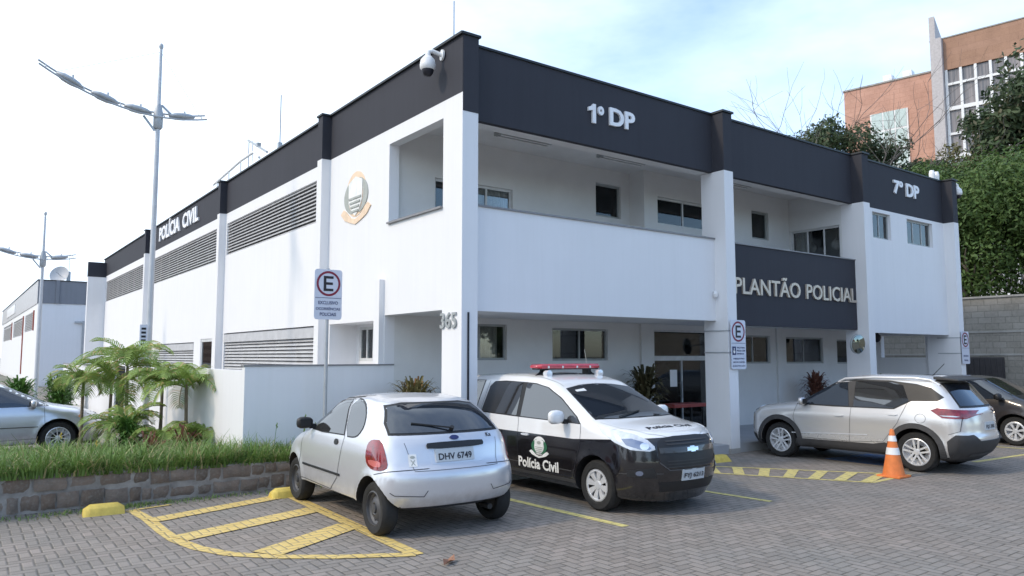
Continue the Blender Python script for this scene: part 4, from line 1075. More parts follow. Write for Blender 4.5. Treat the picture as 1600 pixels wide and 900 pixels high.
    def mirror(s, x, z, mat, base=None, w=.2, sides=(1, -1)):
        for sd in sides:
            K = w / .2
            h, n = s.hit(x, z, 'y', sd); m_ = empty('wing_mirror', tuple(h), parent=s.root)
            mb = MB(); vs = []; nn = 14
            for q, (yy, sc) in enumerate([(.04, .5), (.07, .85), (.13, 1), (.19, .95), (.225, .7), (.235, .3)]):
                for j in range(nn):
                    a = 2 * math.pi * j / nn; e = lambda c_: math.copysign(abs(c_) ** .7, c_)
                    vs.append((-.02 + .055 * sc * e(math.cos(a)), sd * yy * K, .05 * K + .075 * K * sc * e(math.sin(a))))
            mb.add(vs, [(i * nn + j, (i + 1) * nn + j, (i + 1) * nn + (j + 1) % nn, i * nn + (j + 1) % nn) for i in range(5) for j in range(nn)] + [tuple(range(nn)), tuple(range(5 * nn, 6 * nn))[::-1]])
            x1 = mb.build('mirror_shell', mat, None, smooth=60); x1.parent = m_
            mb = MB(); mb.box(-.035, .03, min(sd * -.02, sd * .07), max(sd * -.02, sd * .07), -.03, .03); mb.box(-.085, -.077, min(sd * .07, sd * .21), max(sd * .07, sd * .21), 0, .10); x1 = mb.build('mirror_foot', M['black'], None, bevel=.008); x1.parent = m_
    def handle(s, pts, mat):
        for (x, z) in pts:
            for sd in (1, -1): s.patch('door_handle', [(x - .085, z - .014), (x + .085, z - .014), (x + .085, z + .016), (x - .085, z + .016)], 'y', sd, mat, off=.024, skirt=.03, rnd=1, grid=.04)
    def finish(s, x, y, a, label, cat='car'):
        s.root.location = (x, y, 0); s.root.rotation_euler = (0, 0, a); tag(s.root, label, cat)

def seal(poly, d):
    """polygon grown outward by d"""
    n = len(poly); A = sum(poly[i][0] * poly[(i + 1) % n][1] - poly[(i + 1) % n][0] * poly[i][1] for i in range(n)); sg = 1 if A > 0 else -1; out = []
    for i in range(n):
        p0, p1, p2 = Vector(poly[i - 1]), Vector(poly[i]), Vector(poly[(i + 1) % n]); a = (p1 - p0).normalized(); b = (p2 - p1).normalized()
        na = Vector((a.y, -a.x)) * sg; nb = Vector((b.y, -b.x)) * sg; m_ = (na + nb); m_ = m_ / max(.4, m_.length_squared / 2) if m_.length > 0 else na
        out.append((p1.x + m_.x * d, p1.y + m_.y * d))
    return out

def plate(c, txt, y0, y1, z0, z1, side, name='number_plate', sz=.62):
    p = c.patch(name, [(y0, z0), (y1, z0), (y1, z1), (y0, z1)], 'x', side, M['plate'], off=.016, skirt=.02, grid=.2)
    w = y1 - y0; h = z1 - z0
    c.text(txt, y0 + w * .07, z0 + h * .14, w * .86, h * .52, 'x', side, M['blk'], flip=(side < 0), off=.019, bold=.02, parent=p, name='characters')
    return p

# ---- small silver hatchback, nose towards the stone wall
P = dict(paint=M['silver'], wb=2.446, wr=.285, rr=.185, tw=.17, W0=.815, rx=-1.73, fx=1.885, zb=.30, bf=.34, br=.22, kr=.16, krr=.13, crown=.07, gap=.05,
         top=[(-1.9, 1.24), (-1.3, 1.37), (-1.0, 1.425), (-.5, 1.465), (0, 1.45), (.20, 1.41), (.86, 1.05), (1.10, .98), (1.5, .90), (1.8, .76), (1.95, .66)],
         W=[(-1.75, .79), (-1.45, .812), (-1., .815), (.8, .815), (1.35, .79), (1.9, .70)],
         g=[(.2, .955), (.36, 1.0), (.62, 1.0), (.85, .98), (1.0, .945), (1.46, .74)],
         front=[(.2, 1.72), (.35, 1.84), (.55, 1.885), (.7, 1.84), (.9, 1.6), (1.5, 1.3)],
         rear=[(.2, -1.55), (.30, -1.66), (.42, -1.725), (.60, -1.735), (.70, -1.715), (.735, -1.66), (.95, -1.60), (1.06, -1.53), (1.36, -1.16), (1.5, -.95)])
c = Car('silver_hatchback', P)
sw = [(.74, 1.0), (.70, 1.05), (.42, 1.245), (.12, 1.355), (-.20, 1.385), (-.38, 1.0), (.3, .985)]
qw = [(-.28, 1.40), (-.50, 1.385), (-.68, 1.33), (-.80, 1.24), (-.84, 1.12), (-.78, 1.03), (-.68, .995), (-.44, .99)]
for w_, nm in ((sw, 'door_window'), (qw, 'quarter_window')):
    c.sides(nm, seal(w_, .014), M['black'], off=.003, rnd=1 if nm == 'quarter_window' else 0)
    c.sides(nm, w_, M['cg2'], off=.006, rnd=1 if nm == 'quarter_window' else 0)
rw = [(-.62, 1.08), (.66, 1.08), (.645, 1.17), (.55, 1.34), (.37, 1.365), (-.35, 1.365), (-.50, 1.34), (-.595, 1.17)]
c.patch('rear_window', seal(rw, .02), 'x', -1, M['black'], off=.003)
c.patch('rear_window', rw, 'x', -1, M['cg'], off=.007)
c.patch('windshield', [(.84, -.62), (.93, -.3), (.95, 0), (.93, .3), (.84, .62), (.26, .52), (.22, 0), (.26, -.52)], 'z', 1, M['cg'], off=.004)
tl = [(.585, 1.015), (.70, 1.01), (.76, .96), (.785, .84), (.76, .74), (.68, .70), (.56, .705), (.50, .745), (.53, .87)]
for sg in (1, -1):
    a = c.patch('tail_light', [(u - .675 - .02, v) for u, v in tl], (-1, 33), sg, M['tail'], off=.008, grid=.03, rnd=1)
    c.patch('pale_lens', [(u - .695, v) for u, v in [(.58, .80), (.74, .80), (.73, .755), (.66, .735), (.575, .74)]], (-1, 33), sg, M['tail2'], off=.011, grid=.03, parent=a, rnd=1)
    c.patch('headlight', [(sg * u, v) for u, v in [(.36, .70), (.60, .74), (.66, .68), (.62, .60), (.42, .60)]], 'x', 1, M['clear'], off=.006, rnd=1)
c.patch('plate_recess', [(-.30, .755), (.30, .755), (.33, .93), (-.33, .93)], 'x', -1, M['silver'], off=.002)
plate(c, 'DHV 6749', -.20, .26, .775, .91, -1)
c.patch('hatch_grip', [(-.33, .915), (.33, .915), (.345, .945), (.33, .975), (-.33, .975), (-.345, .945)], 'x', -1, M['black'], off=.022, skirt=.024, rnd=1)
c.patch('badge', arc(0, 1.018, .055, .022, 0, 360, 18)[:-1], 'x', -1, M['navy'], off=.010, grid=.03)
c.text('Ka', -.50, 1.0, .075, .042, 'x', -1, M['blk'], flip=True, off=.004)
st = c.patch('sticker', [(.46, .745), (.54, .745), (.54, .87), (.46, .87)], 'x', -1, M['whi_e'], off=.005)
c.text('X', .475, .755, .05, .055, 'x', -1, M['grey_e'], flip=True, off=.007, parent=st); c.patch('mark', arc(.50, .84, .025, .015, 0, 360, 10)[:-1], 'x', -1, M['grey_e'], off=.007, parent=st, grid=.03)
c.line('hatch_gap', [(-.56, .985), (-.50, .70), (.50, .70), (.56, .985)], 'x', -1, .005, M['rimsteel'])
for sg in (1, -1):
    c.line('bumper_crease', [(sg * .74, .49), (sg * .70, .46), (sg * .42, .44), (sg * .38, .50)], 'x', -1, .008, M['rimsteel'])
    c.line('bumper_gap', [(-1.33, .66), (-1.5, .70), (-1.66, .72)], 'y', sg, .008)
    c.line('door_gap', [(.92, .96), (.98, .80), (.96, .36), (-.10, .34), (-.30, .50), (-.41, .98), (-.24, 1.40)], 'y', sg, .008)
    c.patch('rub_strip', [(.86, .525), (-.38, .525), (-.38, .55), (.86, .55)], 'y', sg, M['black'], off=.012, skirt=.014)
    c.line('fuel_flap', arc(-.72, .83, .065, .065, 0, 360, 16), 'y', sg, .005) if sg < 0 else None
    c.patch('door_handle', arc(-.20, .90, .055, .035, 0, 360, 12)[:-1], 'y', sg, M['black'], off=.012, skirt=.015, grid=.04)
    c.line('gutter', [(.78, 1.035), (.42, 1.285), (.1, 1.39), (-.35, 1.43)], 'y', sg, .012, M['black'], off=.004)
mb = MB(); h, n = c.hit(0, 1.095, 'x', -1); mb.tube([h + n * .01, h + n * .05], .024, 12); mb.bar(h + n * .035, c.hit(.42, 1.18, 'x', -1)[0] + Vector((-.03, 0, 0)), .016); mb.build('rear_wiper', M['black'], c.root)
mb = MB(); mb.tube([(-1.62, -.42, .235), (-1.45, -.42, .235)], .032, 12); mb.build('exhaust', M['black'], c.root)
c.mirror(.66, 1.02, M['black']); c.wheels('steel')
c.root.scale = (1.02, 1.055, 1.02)
c.finish(-1.575, -.80, 1.5421, 'small silver three door hatchback seen from behind, parked nose to the stone wall')

# ---- black and white police car
P = dict(paint=M['police'], wb=2.62, wr=.317, rr=.205, tw=.195, W0=.868, rx=-2.18, fx=2.18, zb=.22, bf=.42, br=.16, kr=.13, krr=.10, crown=.045, gap=.05,
         top=[(-2.3, 1.60), (-1.95, 1.655), (-1.2, 1.695), (-.5, 1.70), (-.05, 1.675), (.30, 1.60), (1.16, 1.16), (1.38, 1.11), (1.75, 1.06), (2.02, .99), (2.15, .90), (2.3, .76)],
         W=[(-2.2, .855), (-1.7, .868), (-1., .868), (1.0, .868), (1.6, .855), (2.2, .80)],
         g=[(.2, .93), (.34, .985), (.6, 1.0), (.85, .995), (.93, .975), (1.08, .96), (1.13, .945), (1.70, .765)],
         front=[(.2, 2.02), (.32, 2.13), (.5, 2.18), (.66, 2.18), (.88, 2.14), (1.02, 2.03), (1.2, 1.8)],
         rear=[(.2, -2.0), (.34, -2.12), (.5, -2.18), (.7, -2.18), (.95, -2.16), (1.1, -2.15), (1.62, -2.06)])
c = Car('police_car', P)
w1 = [(1.0, 1.07), (.92, 1.14), (.52, 1.37), (.20, 1.50), (-.08, 1.545), (-.30, 1.555), (-.30, 1.085)]
w2 = [(-.40, 1.56), (-.85, 1.565), (-1.12, 1.55), (-1.22, 1.48), (-1.32, 1.10), (-.40, 1.09)]
w3 = [(-1.40, 1.565), (-1.66, 1.56), (-1.86, 1.52), (-1.98, 1.38), (-2.03, 1.24), (-1.96, 1.15), (-1.50, 1.11)]
c.sides('window_trim', seal([(1.0, 1.07), (.92, 1.14), (.52, 1.37), (.20, 1.50), (-.08, 1.545), (-.30, 1.555), (-.85, 1.565), (-1.12, 1.55), (-1.22, 1.48), (-1.32, 1.10), (-.35, 1.085)], .013), M['black'], off=.003)
for w_, nm in ((w1, 'door_window'), (w2, 'door_window'), (w3, 'quarter_window')):
    if nm == 'quarter_window': c.sides(nm, seal(w_, .012), M['black'], off=.003)
    c.sides(nm, w_, M['cg2'], off=.007)
ws = [(1.17, -.70), (1.25, -.4), (1.28, 0), (1.25, .4), (1.17, .70), (.47, .585), (.42, .3), (.405, 0), (.42, -.3), (.47, -.585)]
c.patch('windshield', seal(ws, .02), 'z', 1, M['black'], off=.003)
wsd = c.patch('windshield', ws, 'z', 1, M['cg'], off=.007)
c.patch('sun_sticker', [(.52, -.50), (.56, -.50), (.56, -.32), (.50, -.32)], 'z', 1, M['whi_e'], off=.010, parent=wsd)
c.patch('rear_window', [(-.56, 1.14), (.56, 1.14), (.50, 1.54), (-.50, 1.54)], 'x', -1, M['cg'], off=.006)
hl = [(-1.06, .85), (-.98, .92), (-.82, .985), (-.60, 1.03), (-.35, 1.06), (-.42, .985), (-.58, .885), (-.78, .805), (-1.0, .79), (-1.07, .81)]
for sg in (1, -1):
    a = c.patch('headlight', hl, (1, 45), sg, M['clear'], off=.008, grid=.03)
    c.patch('reflector', arc(-.94, .85, .055, .042, 0, 360, 16)[:-1], (1, 45), sg, M['chrome'], off=.0125, grid=.03, parent=a)
    c.patch('reflector', arc(-.78, .89, .05, .045, 0, 360, 16)[:-1], (1, 45), sg, M['clearblue'], off=.012, grid=.03, parent=a)
    c.patch('bezel', [(-1.02, .83), (-.92, .90), (-.78, .935), (-.66, .93), (-.72, .86), (-.88, .815), (-1.0, .81)], (1, 45), sg, M['clearblue'], off=.0105, grid=.03, parent=a)
    c.patch('tail_light', [(sg * .66, .98), (sg * .80, .98), (sg * .80, 1.22), (sg * .74, 1.40), (sg * .68, 1.30)], 'x', -1, M['tail'], off=.006)
    c.patch('fog_trim', [(sg * .52, .47), (sg * .80, .49), (sg * .80, .56), (sg * .56, .60)], 'x', 1, M['black'], off=.006, grid=.04)
    c.patch('fog_lamp', arc(sg * .70, .53, .035, .03, 0, 360, 12)[:-1], 'x', 1, M['clearblue'], off=.010, grid=.03)
    c.patch('crease', [(1.73, .515), (2.1, .52), (2.1, .53), (1.73, .525)], 'y', sg, M['clad'], off=.004)
    c.line('door_gap', [(1.02, 1.06), (1.03, .80), (.90, .38), (-.30, .34), (-.35, 1.09)], 'y', sg, .006)
    c.line('door_gap', [(-.30, .34), (-.86, .34), (-1.15, .72), (-1.36, 1.08), (-1.26, 1.57)], 'y', sg, .006)
    c.line('bumper_gap', [(1.72, .80), (1.66, .52)], 'y', sg, .006)
    c.patch('sill', [(.95, .30), (-.95, .30), (-.95, .34), (.95, .34)], 'y', sg, M['clad'], off=.010)
    c.patch('rub_strip', [(.86, .44), (-.85, .44), (-.85, .452), (.86, .452)], 'y', sg, M['clad'], off=.006)
gr = c.patch('grille', [(-.50, .68), (-.40, .585), (.40, .585), (.50, .68), (.50, .89), (.36, .955), (-.36, .955), (-.50, .89)], 'x', 1, M['black'], off=.006, rnd=1)
for z in (.60, .635, .67): c.line('grille_slat', [(-.40, z), (.40, z)], 'x', 1, .012, M['clad'], off=.011, parent=gr)
c.patch('grille_bar', [(-.48, .765), (.48, .765), (.49, .83), (-.49, .83)], 'x', 1, M['darkpaint'], off=.016, skirt=.02, rnd=0)
for z in (.865, .90): c.line('grille_slat', [(-.38, z), (.38, z)], 'x', 1, .014, M['clad'], off=.011, parent=gr)
c.line('grille_surround', [(-.50, .66), (-.38, .565), (.38, .565), (.50, .66)], 'x', 1, .014, M['rimsteel'], off=.014, parent=gr)
c.patch('badge', [(-.095, .795), (-.105, .778), (-.035, .778), (-.04, .765), (.04, .765), (.045, .778), (.095, .778), (.105, .817), (.035, .817), (.04, .83), (-.04, .83), (-.045, .817), (-.095, .817)], 'x', 1, M['chrome'], off=.024, skirt=.012, grid=.05)
c.patch('lower_intake', [(-.46, .30), (.46, .30), (.50, .42), (-.50, .42)], 'x', 1, M['black'], off=.005)
plate(c, 'FYJ 6213', -.20, .20, .43, .565, 1)
em = c.patch('emblem', arc(.18, .71, .15, .135, 0, 360, 24)[:-1], 'y', -1, M['blk'], off=.002)
for k, (cc, poly) in enumerate(EMB):
    mt = {'edge': 'whi_e', 'side': 'green_e', 'ribbon': 'whi_e', 'field': 'whi_e', 'crest': 'grey_e', 'bar': 'grey_e'}[cc]
    if cc == 'crest': poly = arc(.5, .70, .10, .08, 0, 360, 14)[:-1]
    for sd in (-1, 1): c.patch({'edge': 'oval', 'side': 'laurel', 'ribbon': 'ribbon', 'field': 'shield', 'crest': 'crest', 'bar': 'stripe'}[cc], [(-.04 + a * .44, .55 + b * .285) for a, b in poly], 'y', sd, M[mt], off=.004 + .0012 * k, skirt=.004, parent=em, grid=.06)
v, f = text_geo('Polícia Civil', .03)
for sd in (-1, 1):
    vs = []
    for a, b in v:
        x_ = (-.30 + .90 * a) if sd < 0 else (.60 - .90 * a); h, n = c.hit(x_, .385 + .145 * b, 'y', sd); vs.append(h + n * .009)
    mb = MB(); mb.add(vs, f); mb.build('lettering', M['whi_e'], c.root, weld=False)
vs = []
for a, b in v: h, n = c.hit(1.83 - .085 * b, -.40 + .80 * a, 'z', 1); vs.append(h + n * .004)
mb = MB(); mb.add(vs, f); mb.build('lettering', M['blk'], c.root, weld=False)
v2, f2 = text_geo('POLÍCIA', .02); vs = []
for a, b in v2: h, n = c.hit(1.66 - .05 * b, -.20 + .40 * a, 'z', 1); vs.append(h + n * .004)
mb = MB(); mb.add(vs, f2); mb.build('lettering', M['grey_e'], c.root, weld=False)
c.line('bonnet_gap', [(1.27, -.72), (1.62, -.70), (1.90, -.52), (2.03, -.3), (2.06, 0), (2.03, .3), (1.90, .52), (1.62, .70), (1.27, .72)], 'z', 1, .006, M['grey_e'])
c.handle([(-.14, .84), (-1.06, .86)], M['rimalu'])
c.mirror(.74, 1.08, M['mwhite'], w=.25)
for sg in (-.35, .3):
    mb = MB(); a_, na = c.hit(1.235, sg, 'z', 1); b_, nb = c.hit(1.10, sg + .5, 'z', 1); mb.bar(a_ + na * .02, b_ + nb * .02, .014); mb.build('wiper', M['black'], c.root)
for sg in (1, -1): c.line('roof_gutter', [(.40, sg * .60), (-.3, sg * .615), (-1.9, sg * .60)], 'z', 1, .012, M['grey_e'])
mb = MB(); mb.tube([(-.25, .45, 1.64), (-.35, .45, 2.05)], .004, 5); mb.build('aerial', M['grey_e'], c.root)
c.wheels('cap')
c.finish(1.28, -1.20, -1.58, 'black and white police car with a red roof light bar and side emblem', 'police car')
# roof light bar: lifted parts of the car
LB = empty('light_bar', (0, 0, 0), parent=c.root); pc = c
def lb(nm, mb, mt, **k): x = mb.build(nm, mt, None, **k); x.parent = LB; return x
mb = MB(); pr_ = [(-.14, -.02), (-.15, .02), (-.12, .05), (.12, .05), (.15, .02), (.14, -.02)]; vs = []
ys = [-.62, -.56, -.3, 0, .3, .56, .62]; sc_ = [.55, .95, 1, 1, 1, .95, .55]
for y, q in zip(ys, sc_):
    for a, b in pr_: vs.append((-.27 + a * q, y, 1.785 + b * q))
n = 6; mb.add(vs, [(i * n + j, (i + 1) * n + j, (i + 1) * n + (j + 1) % n, i * n + (j + 1) % n) for i in range(6) for j in range(n)] + [tuple(range(n)), tuple(range(6 * n, 7 * n))[::-1]]); lb('lens', mb, M['lightbar'], bevel=.008, smooth=40)
mb = MB(); mb.box(-.38, -.16, -.56, .56, 1.75, 1.767); lb('base', mb, M['black'])
for sg in (1, -1):
    mb = MB(); mb.box(-.34, -.20, sg * .42 - .03, sg * .42 + .03, 1.65, 1.755); mb.bar((-.27, sg * .45, 1.73), (-.27, sg * .63, 1.61), .03); mb.bar((-.20, sg * .45, 1.69), (-.11, sg * .55, 1.63), .02); lb('bracket', mb, M['black'])
    mb = MB(); mb.lathe([(.001, 0), (.05, .01), (.055, .10), (.001, .11)], (-.14, sg * .50, 1.69), 14, 'x'); lb('siren_horn', mb, M['rimalu'])
for y in (-.45, -.18, .1, .36):
    mb = MB(); mb.box(-.425, -.410, y - .012, y + .012, 1.77, 1.805); mb.box(-.130, -.115, y - .012, y + .012, 1.77, 1.805); lb('clip', mb, M['rimalu'])

# ---- silver crossover with grey cladding
P = dict(paint=M['silver2'], wb=2.52, wr=.333, rr=.225, tw=.205, W0=.885, rx=-2.15, fx=2.145, zb=.24, bf=.36, br=.26, kr=.15, krr=.12, crown=.06, gap=.055, flare=.022, sill=.30,
         top=[(-2.2, 1.46), (-1.85, 1.53), (-1.5, 1.575), (-1.0, 1.61), (-.4, 1.62), (-.1, 1.595), (.15, 1.53), (.88, 1.12), (1.2, 1.07), (1.7, 1.0), (2.0, .91), (2.12, .81), (2.3, .68)],
         W=[(-2.15, .82), (-1.7, .88), (-1.2, .885), (-.4, .865), (.5, .865), (1.2, .88), (1.7, .87), (2.15, .78)],
         g=[(.22, .95), (.40, .99), (.62, .985), (.80, 1.0), (.90, .99), (1.02, .955), (1.08, .94), (1.62, .73)],
         front=[(.2, 1.98), (.35, 2.10), (.5, 2.14), (.8, 2.12), (.95, 2.0), (1.1, 1.8)],
         rear=[(.22, -1.88), (.36, -2.05), (.50, -2.13), (.62, -2.15), (.66, -2.11), (.85, -2.10), (1.02, -2.07), (1.12, -2.0), (1.50, -1.70), (1.65, -1.56)])
c = Car('silver_crossover', P)
band = [(.92, 1.035), (.84, 1.12), (.40, 1.375), (.10, 1.485), (-.20, 1.52), (-.8, 1.515), (-1.25, 1.47), (-1.50, 1.41), (-1.70, 1.26), (-1.62, 1.195), (-1.20, 1.18), (-.92, 1.03), (.2, 1.02)]
c.sides('window_trim', band, M['black'], off=.003)
c.sides('door_window', [(.86, 1.05), (.79, 1.12), (.38, 1.355), (.08, 1.455), (-.05, 1.475), (-.12, 1.04)], M['cg'], off=.008)
c.sides('door_window', [(-.20, 1.49), (-.40, 1.495), (-.84, 1.485), (-1.04, 1.44), (-1.16, 1.17), (-.91, 1.045), (-.20, 1.04)], M['cg2'], off=.008)
c.sides('pillar', [(-.055, 1.478), (-.195, 1.49), (-.195, 1.04), (-.125, 1.04)], M['clad'], off=.006)
rw = [(-.62, 1.12), (.62, 1.12), (.56, 1.46), (-.56, 1.46)]
c.patch('rear_window', seal(rw, .03), 'x', -1, M['black'], off=.003); c.patch('rear_window', rw, 'x', -1, M['cg'], off=.007)
c.patch('windshield', [(.84, -.70), (.94, 0), (.84, .70), (.22, .58), (.15, 0), (.22, -.58)], 'z', 1, M['cg'], off=.006)
for sg in (1, -1):
    a = c.patch('tail_light', [(-1.52, 1.04), (-1.62, 1.085), (-2.04, 1.045), (-2.09, 1.0), (-1.98, .915), (-1.70, .925)], 'y', sg, M['tail'], off=.012, skirt=.02, grid=.03)
    c.patch('clear_lens', [(-1.72, .952), (-1.66, .965), (-1.84, .968), (-1.92, .955), (-1.88, .945)], 'y', sg, M['clear'], off=.015, grid=.03, parent=a)
    c.patch('tail_light_inner', [(sg * .56, .97), (sg * .72, .95), (sg * .72, 1.03), (sg * .62, 1.045)], 'x', -1, M['tail'], off=.010, parent=a)
    c.patch('headlight', [(1.72, .93), (1.76, .96), (2.02, .91), (2.08, .84), (1.95, .85)], 'y', sg, M['clear'], off=.008, grid=.03)
    # cladding: sill and wheel arch rings
    c.patch('cladding', [(.95, .24), (-.95, .24), (-.92, .40), (-.75, .455), (-.55, .415), (.90, .395)], 'y', sg, M['clad'], off=.012, skirt=.02)
    for ax in (P['wb'] / 2, -P['wb'] / 2):
        c.line('arch_cladding', arc(ax, .345, .432, .430, -10, 190, 40), 'y', sg, .085, M['clad'], off=.013)
    c.patch('rear_bumper_cladding', [(-1.76, .28), (-1.76, .55), (-1.88, .66), (-2.04, .65), (-2.02, .28)], 'y', sg, M['clad'], off=.010, skirt=.02, grid=.05)
    c.patch('front_bumper_cladding', [(1.76, .28), (1.78, .40), (2.05, .42), (2.0, .28)], 'y', sg, M['clad'], off=.010, skirt=.02, grid=.05)
    c.line('door_gap', [(.90, 1.04), (.96, .80), (.88, .42), (-.12, .42), (-.16, 1.03)], 'y', sg, .006)
    c.line('door_gap', [(-.12, .42), (-.72, .46), (-.98, .80), (-1.14, 1.15), (-1.18, 1.18)], 'y', sg, .006)
    c.line('body_crease', [(1.0, .495), (.3, .53), (-.45, .56)], 'y', sg, .018, M['rimalu'], off=.006)
    c.line('bumper_gap', [(-1.78, .66), (-1.93, .72), (-1.95, .93)], 'y', sg, .006)
    if sg > 0: c.line('fuel_flap', arc(-1.36, .90, .085, .075, 0, 360, 18), 'y', sg, .005)
    mb = MB()
    pts = [c.hit(x, sg * yy, 'z', 1)[0] + Vector((0, 0, dz)) for x, yy, dz in ((.16, .62, .0), (.02, .64, .045), (-.5, .655, .055), (-1.2, .645, .05), (-1.45, .635, .03), (-1.6, .62, .0))]; mb.tube(pts, .02, 8); mb.build('roof_rail', M['rimalu'], c.root, smooth=60)
c.patch('rear_bumper', [(-.78, .26), (.78, .26), (.80, .64), (.55, .66), (.42, .56), (-.42, .56), (-.55, .66), (-.80, .64)], 'x', -1, M['clad'], off=.014, skirt=.02)
c.patch('front_bumper', [(-.8, .26), (.8, .26), (.82, .42), (-.82, .42)], 'x', 1, M['clad'], off=.010, skirt=.02)
c.line('skid_plate', [(-.5, .33), (.5, .33)], 'x', -1, .05, M['rimsteel'], off=.02)
plate(c, 'FQC 0582', -.20, .20, .72, .85, -1)
mb = MB(); mb.add([(-1.50, -.62, 1.60), (-1.50, .62, 1.60), (-1.88, .60, 1.555), (-1.88, -.60, 1.555), (-1.50, -.62, 1.55), (-1.50, .62, 1.55), (-1.88, .60, 1.53), (-1.88, -.60, 1.53)], [(0, 1, 2, 3), (7, 6, 5, 4), (0, 4, 5, 1), (1, 5, 6, 2), (2, 6, 7, 3), (3, 7, 4, 0)]); mb.build('spoiler', M['clad'], c.root, bevel=.01)
mb = MB(); mb.tube([(-1.25, 0, 1.60), (-1.45, 0, 1.81)], .006, 6); mb.build('aerial', M['black'], c.root)
c.handle([(.06, .87), (-.90, .94)], M['silver2']); c.mirror(.74, 1.05, M['msilver']); c.wheels('alloy5')
c.finish(7.72, -2.06, 1.622, 'silver crossover with grey cladding and roof rails, before the right half of the station')

# ---- silver sedan beyond the planter
P = dict(paint=M['silver3'], wb=2.60, wr=.325, rr=.215, tw=.2, W0=.88, rx=-2.29, fx=2.25, zb=.22, bf=.42, br=.25, kr=.15, crown=.05, gap=.05,
         top=[(-2.4, 1.02), (-1.8, 1.10), (-1.5, 1.19), (-1.0, 1.39), (-.5, 1.475), (0, 1.465), (.30, 1.405), (1.08, 1.02), (1.3, .965), (1.7, .89), (2.05, .77), (2.2, .66), (2.4, .55)],
         W=[(-2.3, .80), (-1.6, .87), (0, .88), (1.2, .875), (1.8, .85), (2.3, .76)],
         g=[(.22, .95), (.4, .99), (.65, 1.0), (.82, .99), (.95, .955), (1.0, .94), (1.47, .68)],
         front=[(.2, 2.1), (.35, 2.21), (.5, 2.25), (.62, 2.23), (.75, 2.1), (.9, 1.9)], rear=[(.2, -2.15), (.4, -2.27), (.6, -2.29), (1.0, -2.22), (1.2, -2.1)])
c = Car('silver_sedan', P)
c.sides('door_window', [(1.12, .965), (1.02, 1.03), (.48, 1.295), (.18, 1.385), (0, 1.40), (-.05, .955)], M['cg'], off=.006)
c.sides('door_window', [(-.12, 1.40), (-.6, 1.40), (-1.05, 1.29), (-1.38, 1.10), (-1.30, 1.03), (-.9, .97), (-.12, .955)], M['cg'], off=.006)
c.patch('windshield', [(1.04, -.68), (1.12, 0), (1.04, .68), (.36, .54), (.30, 0), (.36, -.54)], 'z', 1, M['cg'], off=.006)
c.patch('rear_window', [(-1.02, -.52), (-.98, 0), (-1.02, .52), (-1.62, .62), (-1.68, 0), (-1.62, -.62)], 'z', 1, M['cg'], off=.006)
for sg in (1, -1):
    a = c.patch('headlight', [(1.78, .80), (1.90, .83), (2.10, .72), (2.20, .64), (2.05, .66)], 'y', sg, M['clear'], off=.008, grid=.03)
    c.patch('marker_lamp', [(1.64, .72), (1.70, .72), (1.70, .77), (1.64, .77)], 'y', sg, M['amber'], off=.014, skirt=.02, grid=.03, rnd=1)
    c.patch('fog_trim', [(1.98, .46), (2.10, .46), (2.10, .58), (1.98, .58)], 'y', sg, M['black'], off=.006, grid=.03)
    c.line('door_gap', [(1.04, .95), (1.06, .6), (.94, .34), (-.04, .32), (-.06, .95)], 'y', sg, .006); c.line('door_gap', [(-.04, .32), (-.8, .34), (-1.0, .6), (-1.1, 1.0)], 'y', sg, .006)
    c.patch('rub_strip', [(.95, .56), (-.9, .56), (-.9, .575), (.95, .575)], 'y', sg, M['clad'], off=.008)
    c.patch('tail_light', [(sg * .55, .82), (sg * .82, .82), (sg * .82, .98), (sg * .6, .98)], 'x', -1, M['tail'], off=.008)
c.patch('grille', [(-.5, .55), (.5, .55), (.56, .68), (-.56, .68)], 'x', 1, M['black'], off=.006); c.patch('lower_intake', [(-.6, .28), (.6, .28), (.5, .46), (-.5, .46)], 'x', 1, M['black'], off=.006)
c.handle([(.10, .82), (-.88, .84)], M['chrome']); c.mirror(.86, .97, M['msilver']); c.wheels('multi')
c.finish(-5.73, 8.80, 0.0, 'silver sedan seen side on beyond the planting bed, cut off by the left edge')

# ---- dark hatchback at the right
P = dict(paint=M['darkpaint'], wb=2.55, wr=.312, rr=.205, tw=.19, W0=.86, rx=-2.0, fx=2.0, zb=.22, bf=.40, br=.22, kr=.15, crown=.05, gap=.05,
         top=[(-2.1, 1.40), (-1.5, 1.47), (-.8, 1.50), (.2, 1.495), (.55, 1.45), (1.25, 1.08), (1.40, 1.03), (1.65, .95), (1.9, .82), (2.1, .66)],
         W=[(-2.0, .80), (-1.5, .85), (1.2, .86), (1.7, .84), (2.0, .77)], g=[(.2, .95), (.4, .99), (.65, 1.0), (.85, .985), (.98, .95), (1.5, .69)],
         front=[(.2, 1.86), (.35, 1.96), (.5, 2.0), (.75, 1.98), (.9, 1.85)], rear=[(.2, -1.85), (.4, -1.98), (.8, -2.0), (1.0, -1.96), (1.45, -1.75)])
c = Car('dark_hatchback', P)
c.sides('door_window', [(1.28, .99), (1.18, 1.07), (.70, 1.34), (.46, 1.41), (.18, 1.425), (.13, .985)], M['cg'], off=.006)
c.sides('door_window', [(.06, 1.425), (-.7, 1.42), (-.95, 1.36), (-1.1, 1.08), (-1.0, 1.0), (.06, .985)], M['cg'], off=.006)
c.patch('windshield', [(1.20, -.66), (1.28, 0), (1.20, .66), (.60, .54), (.55, 0), (.60, -.54)], 'z', 1, M['cg2'], off=.006)
c.patch('rear_window', [(-.54, 1.05), (.54, 1.05), (.5, 1.38), (-.5, 1.38)], 'x', -1, M['cg'], off=.006)
